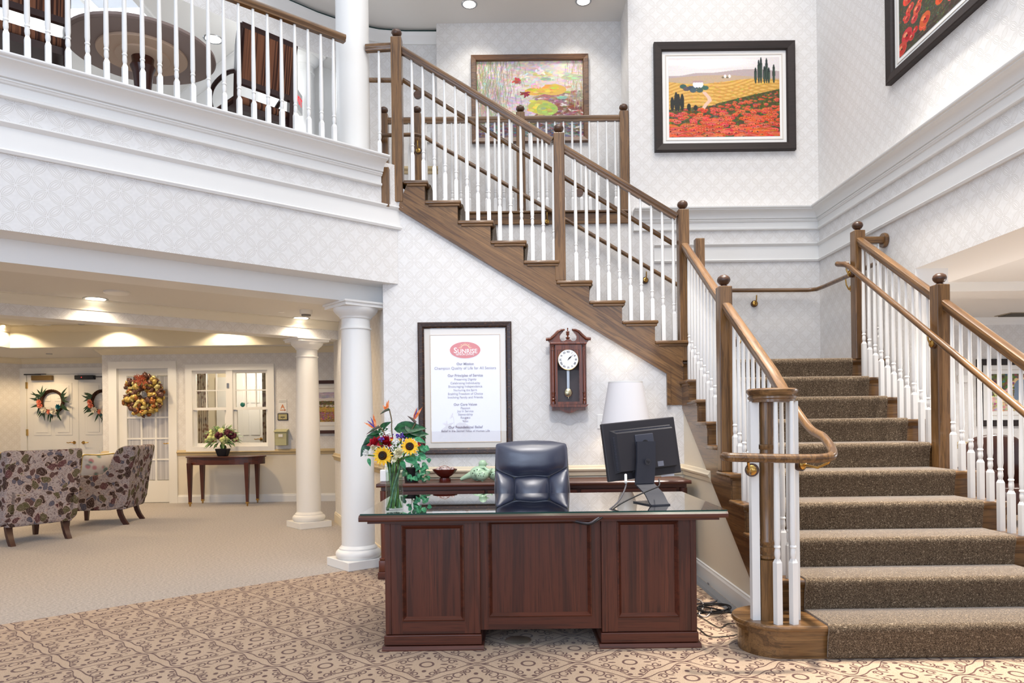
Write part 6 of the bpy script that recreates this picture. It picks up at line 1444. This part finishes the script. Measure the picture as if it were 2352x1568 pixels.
def poppies(p, y0, y1, n, edge, s0, s1, pw=1.5):
    for t in np.sort(RNG.random(n)**pw):
        y = y0+(y1-y0)*t; x = RNG.random()
        if y < edge(x): continue
        r = s0+(s1-s0)*t; c = J((206, 88, 58), 18); p.ell(x, y, r, r*.62, c)
        if r > .008: p.ell(x, y+r*.12, r*.8, r*.32, J((190, 62, 42), 12)); p.ell(x-r*.1, y-r*.15, r*.5, r*.2, J((222, 124, 88), 12)); p.ell(x, y-r*.05, r*.16, r*.14, (50, 30, 30))
def tuscan():
    p = Pic(300, 226, (226, 222, 220)); X, Y = p.X, p.Y
    for k in range(3): p.m(Y < .16, (214+k*8, 206+k*8, 206+k*8), .3)
    [p.ell(.35+RNG.normal(0, .25), .07+RNG.normal(0, .03), .2, .03, (248, 247, 247), .15) for _ in range(40)]
    h1 = .19+.04*np.sin(X*5+1)-.03*np.exp(-((X-.25)/.12)**2); p.m(Y > h1, (182, 166, 166)); h2 = .25+.03*np.sin(X*4+3); p.m(Y > h2, (190, 166, 140))
    h3 = .30+.03*np.sin(X*6); p.m(Y > h3, (222, 178, 96)); st = np.sin((Y*150+X*30+np.sin(X*9)*6)); p.m((Y > h3) & (st > .25), (190, 138, 62), .7)
    p.m((Y > h3+.06) & (np.sin(Y*120-X*60) > .3) & (X > .4), (196, 148, 66), .8)
    for i in range(260): p.ell(RNG.random(), .3+.35*RNG.random(), .012, .006, J((206, 160, 80), 20), .5)
    pe = lambda x: .60-.03*x-.27*max(0, x-.42)**.9 if x > .42 else .60+.12*(.42-x)
    E = np.vectorize(pe)(X[0]); p.m(Y > E[None, :], (74, 72, 40))
    for i in range(1500):
        x = RNG.random(); y = pe(x)+(1-pe(x))*RNG.random(); p.ell(x, y, .004+.006*y, .006+.008*y, J((92, 86, 46), 22), .8, RNG.random()*3)
    q = [(.32, .44), (.36, .50), (.37, .54), (.34, .58), (.31, .64)]
    for a, b in zip(q, q[1:]):
        for t in np.linspace(0, 1, 10): p.ell(a[0]+(b[0]-a[0])*t, a[1]+(b[1]-a[1])*t, .018, .012, (224, 190, 170))
    for x, y in ((.13, .36), (.16, .39), (.2, .38), (.24, .37), (.3, .37), (.33, .38), (.22, .41), (.28, .41)): p.ell(x, y, .03, .028, J((70, 92, 96), 12))
    for x in (.24, .265, .29): p.ell(x, .335, .022, .04, (240, 238, 244)); p.ell(x, .30, .026, .012, (180, 150, 150))
    for x in (.51, .55): p.ell(x, .235, .012, .022, (238, 232, 230)); p.ell(x-.02, .25, .012, .012, (120, 110, 90))
    poppies(p, .36, 1.02, 560, lambda x: pe(x)+.02, .0035, .05, 1.15)
    for x, h in ((.785, .20), (.815, .30), (.835, .33), (.865, .22), (.885, .32), (.905, .2), (.95, .24)): p.ell(x, .33-h*.5, .012, h*.5, (36, 48, 46)); p.ell(x+.003, .33-h*.4, .008, h*.35, (60, 76, 66))
    for x, h in ((.03, .16), (.065, .22), (.085, .2), (.12, .2), (.18, .08), (.24, .06)): p.ell(x, .66-h*.5, .018, h*.55, (42, 44, 42))
    for _ in range(1): a = p.a.copy(); p.a[1:-1, 1:-1] = (a[1:-1, 1:-1]*2+a[:-2, 1:-1]*.5+a[2:, 1:-1]*.5+a[1:-1, :-2]*.5+a[1:-1, 2:]*.5)/4
    p.a = np.clip(p.a+RNG.normal(0, .02, p.a.shape), 0, 1); return p
def closeup():
    p = Pic(220, 180, (70, 70, 52))
    for i in range(2600): p.ell(RNG.random(), RNG.random(), .012, .003, J((92, 92, 60), 26), .8, RNG.random()*3)
    for i in range(60): p.ell(RNG.random(), .9+.1*RNG.random(), .03, .01, (60, 40, 34), .6)
    for i in range(95):
        x, y = RNG.random(), .96*RNG.random(); r = .018+.05*RNG.random(); a = RNG.random()*3
        p.ell(x, y, r, r*1.0, J((224, 76, 52), 16), 1, a); p.ell(x+r*.2, y+r*.2, r*.6, r*.5, J((190, 46, 36), 12), 1, a); p.ell(x-r*.3, y-r*.3, r*.4, r*.3, J((244, 132, 100), 12)); p.ell(x, y, r*.16, r*.16, (40, 20, 24))
    return p
def lilies():
    p = Pic(270, 200, (216, 206, 200)); 
    for i in range(2600):
        x, y = RNG.random(), RNG.random(); c = (222, 208, 202) if y < .4 else ((206, 186, 190) if x < .55 else (150, 110, 104))
        if x > .55 and y > .55: c = (128, 78, 70)
        if y > .78: c = (110, 116, 120) if RNG.random() < .6 else (86, 64, 60)
        p.ell(x, y, .035*RNG.random()+.012, .012, J(c, 22), .55, RNG.normal(0, .5))
    for i in range(500): x = abs(RNG.normal(.12, .13)); p.ell(x, RNG.random()*.75, .004, .06, J((168, 150, 120) if RNG.random() < .6 else (130, 150, 120), 22), .45, RNG.normal(0, .12))
    for i in range(160): p.ell(1-abs(RNG.normal(.04, .08)), RNG.random()*.6, .004, .05, J((176, 160, 120), 20), .4, RNG.normal(0, .1))
    for x, y, rx, ry, c in ((.62, .18, .09, .03, (216, 206, 150)), (.40, .24, .07, .02, (200, 206, 160)), (.65, .24, .05, .02, (160, 190, 160)), (.90, .22, .10, .04, (190, 200, 160)), (.55, .40, .10, .05, (222, 184, 90)), (.72, .38, .12, .07, (226, 178, 80)), (.60, .60, .12, .09, (206, 190, 90)), (.66, .63, .1, .08, (170, 186, 96)), (.8, .48, .05, .02, (140, 190, 160))):
        p.ell(x, y, rx, ry, J(c, 6)); 
        for k in range(24): p.ell(x+RNG.normal(0, rx*.5), y+RNG.normal(0, ry*.5), rx*.25, ry*.2, J(c, 22), .7)
    for x, y, c in ((.56, .32, (240, 190, 180)), (.45, .2, (244, 240, 230)), (.46, .43, (150, 40, 50)), (.38, .26, (190, 80, 80)), (.6, .15, (250, 246, 236))):
        for k in range(14): p.ell(x+RNG.normal(0, .018), y+RNG.normal(0, .016), .02, .01, J(c, 20), .9, RNG.random()*3)
    for i in range(300): p.ell(RNG.random(), .75+.25*RNG.random(), .02, .008, J((70, 96, 130) if RNG.random() < .4 else (120, 70, 56), 24), .5, RNG.normal(0, .6))
    return p
def meadow(seed=0):
    p = Pic(90, 90, (206, 198, 206)); p.m(p.Y > .2, (220, 212, 206)); p.m(p.Y > .3, (96, 88, 56)); p.m((p.Y > .42) & (p.Y < .5), (214, 204, 190)); p.m(p.Y > .52, (180, 146, 70))
    for i in range(500): x, y = RNG.random(), .3+.7*RNG.random(); c = (120, 96, 60) if y < .5 else ((200, 160, 80) if y < .65 else (120, 90, 70)); p.ell(x, y, .04, .012, J(c, 24), .6)
    for i in range(160): p.ell(RNG.random(), .68+.25*RNG.random(), .02, .02, J((170, 110, 130), 30), .7)
    for i in range(90): p.ell(RNG.random(), .2*RNG.random(), .09, .02, J((176, 160, 182), 12), .5)
    return p
def garden():
    p = Pic(90, 80, (96, 100, 66)); p.ell(.62, .45, .24, .40, (222, 190, 140)); p.ell(.62, .48, .18, .34, (120, 136, 156)); p.m((p.Y > .7), (206, 190, 160))
    for i in range(500):
        x, y = RNG.random(), RNG.random()
        if .46 < x < .8 and y > .12: continue
        p.ell(x, y, .03, .025, J((98, 92, 56) if y < .65 else (190, 170, 140), 30), .7)
    for i in range(80): p.ell(RNG.random()*.4, .4+.4*RNG.random(), .03, .03, J((226, 206, 170), 20), .8)
    return p
def picture(label, Tw, W_, H_, fw, mw, pic, fmat, d=.045, name='framed_picture', mat=None):
    # Tw maps (x right, depth out, z up) from the picture's lower left corner to the room
    c = Vector(Tw(W_/2, 0, H_/2)); o = thing(name, label, 'picture', c); T = lambda x, y, z: Tw(x, -y, z)
    frame_obj(o, 0, W_, 0, H_, fw, 0, d, fmat, [(0, 0), (0, -d), (fw*.12, -d*1.1), (fw*.88, -d*.9), (fw, -d*.6), (fw, 0)], T)
    def slab(x0, x1, z0, z1, y0, y1, nm, m): B().hexa([T(x0, y0, z0), T(x1, y0, z0), T(x1, y1, z0), T(x0, y1, z0), T(x0, y0, z1), T(x1, y0, z1), T(x1, y1, z1), T(x0, y1, z1)]).obj(nm, m, o)
    a = fw*.9
    if mw:
        slab(a, W_-a, a, H_-a, -.012, -.002, 'mat_board', mat or WHITEM); i = fw+mw
        for q, dd in ((mw*.5, .004),): frame_obj(o, fw+q, W_-fw-q, fw+q, H_-fw-q, .012, -.012, .005, plain('mat_shade', (214, 208, 200), .8), None, T).name = 'mat_edge'
    else: i = a; slab(a, W_-a, a, H_-a, -.010, -.002, 'backing', BLACKF)
    pic.build('print', o, lambda x, y: T(i+x*(W_-2*i), -.0145, H_-i-y*(H_-2*i)))
BRF = wood('gilt_walnut', 'x', (40, 22, 16), (84, 52, 30), (128, 88, 50), .3, 2, .3)
BKF = wood('espresso_frame', 'x', (16, 10, 9), (30, 20, 18), (42, 29, 26), .6, 1.5)
a, b_ = at(1503, 351, YB), at(1822, 98, YB)
picture('framed poppy field landscape with cypresses on the landing wall', lambda x, y, z: (a.x+x, YB-y, a.z+z), b_.x-a.x, b_.z-a.z, .088, .072, tuscan(), BKF, .05)
a1, b1 = at(1084.5, 331, YH), at(1350, 128, YH)
picture('water lily painting in a brown gilt frame in the upper hall', lambda x, y, z: (a1.x+x, YH-y, a1.z+z), b1.x-a1.x, b1.z-a1.z, .062, 0, lilies(), BRF, .05)
a2 = Vector((XR, 6.18, 4.14))
picture('framed close-up of red poppies high on the right wall', lambda x, y, z: (XR-y, a2.y-x, a2.z+z), 1.5, 1.17, .088, .072, closeup(), BKF, .05)
a3, b3 = at(694, 996, YF), at(800, 873, YF)
picture('framed meadow landscape on the lounge wall behind the far column', lambda x, y, z: (a3.x+x, YF-y, a3.z+z), b3.x-a3.x, b3.z-a3.z, .055, .14, meadow(), plain('maroon_frame', (60, 26, 22), .35), .04)
a4, b4 = at(2243, 979, 10.5), at(2420, 823, 10.5)
picture('framed garden arch print on the side room wall behind balusters', lambda x, y, z: (a4.x+x, 10.5-y, a4.z+z), b4.x-a4.x, b4.z-a4.z, .09, .13, garden(), BKF, .04)
dr = Vector((EX-(EX-3), YD-(YF-3), 0)).normalized(); q5 = Vector((EX, YD, 0))-dr*1.42; z5, z6 = at(4, 1003, 12.2).z, at(4, 886, 12.2).z
nq = Vector((dr.y, -dr.x, 0))
picture('black framed picture at the far left of the lounge', lambda x, y, z: tuple(q5-dr*(.75-x)+nq*y+Vector((0, 0, z5+z))), .75, z6-z5, .07, .08, meadow(), plain('black_lacquer', (22, 22, 24), .35), .04)
# light switch on curved wall
tag(B().box(-.99, -.91, 8.318, 8.332, 4.55, 4.67, .003).obj('wall_plate', WHITE), 'small white plate on the curved wall behind the hall newel', 'switch')
# ---------------------------------------------------------------- lamps and added fill lights for rooms out of direct daylight
WARM = (1, .72, .40)
for x, y in ((-6.5, 10.2), (-4.5, 10.2), (-7.2, 8.4)): spot('lounge_downlight', (x, y, 2.88), 110, 150, WARM, .6, .1)
for s_, n_ in ((-1.0, 7.0), (1.0, 7.0), (3.0, 7.0), (-3, 7.0)): p = sn(s_, n_, 2.5); spot('lounge_downlight', p, 70, 155, WARM, .6, .1)
point('office_lamp', (-4.8, 12.8, 2.2), 30, (1, .9, .75)); spot('recess_downlight', (-8.6, 12.6, 2.52), 60, 150, WARM, .6, .1)
for x, y in ((-2.6, 8.0), (-6.5, 9.5)): point('upper_lounge_fill', (x, y, 5.1), 24, (.92, .96, 1), .2)  # fill points added in mid-air to brighten the lounge and its column
area('skylight', (-5.15, 7.5, ZC+.5), (0, 0, 0), 2.2, 1.5, 120, (.86, .93, 1))
for x in (-.35, .75): spot('hall_downlight', (x, 7.83, 5.80), 16, 120, (1, .93, .82), .7, .08)
spot('landing_picture_light', (2.3, 5.6, 7.6), 90, 50, (1, .80, .58), .8, .1, (2.3, YB, 4.7))
spot('right_wall_light', (1.6, 4.4, 7.4), 80, 70, (1, .95, .88), .8, .15, (XR, 4.6, 4.0))
for x, y in ((4.8, 8.6), (6.8, 8.8), (4.8, 6.5), (4.3, 4.6), (4.2, 7.4)): spot('side_room_fill_spot', (x, y, 2.65), 110, 150, (1, .95, .88), .6, .1)  # unseen fill spots added, their floor bounce lifts the header soffit
spot('reception_downlight', (.5, 4.9, 7.0), 120, 60, (1, .88, .7), .8, .1, (1.1, 5.8, 0))
point('side_room_fill_point', (5.3, 5.2, 1.1), 80, (1, .96, .92), .15)  # added out-of-view fill that brightens the header soffit from below
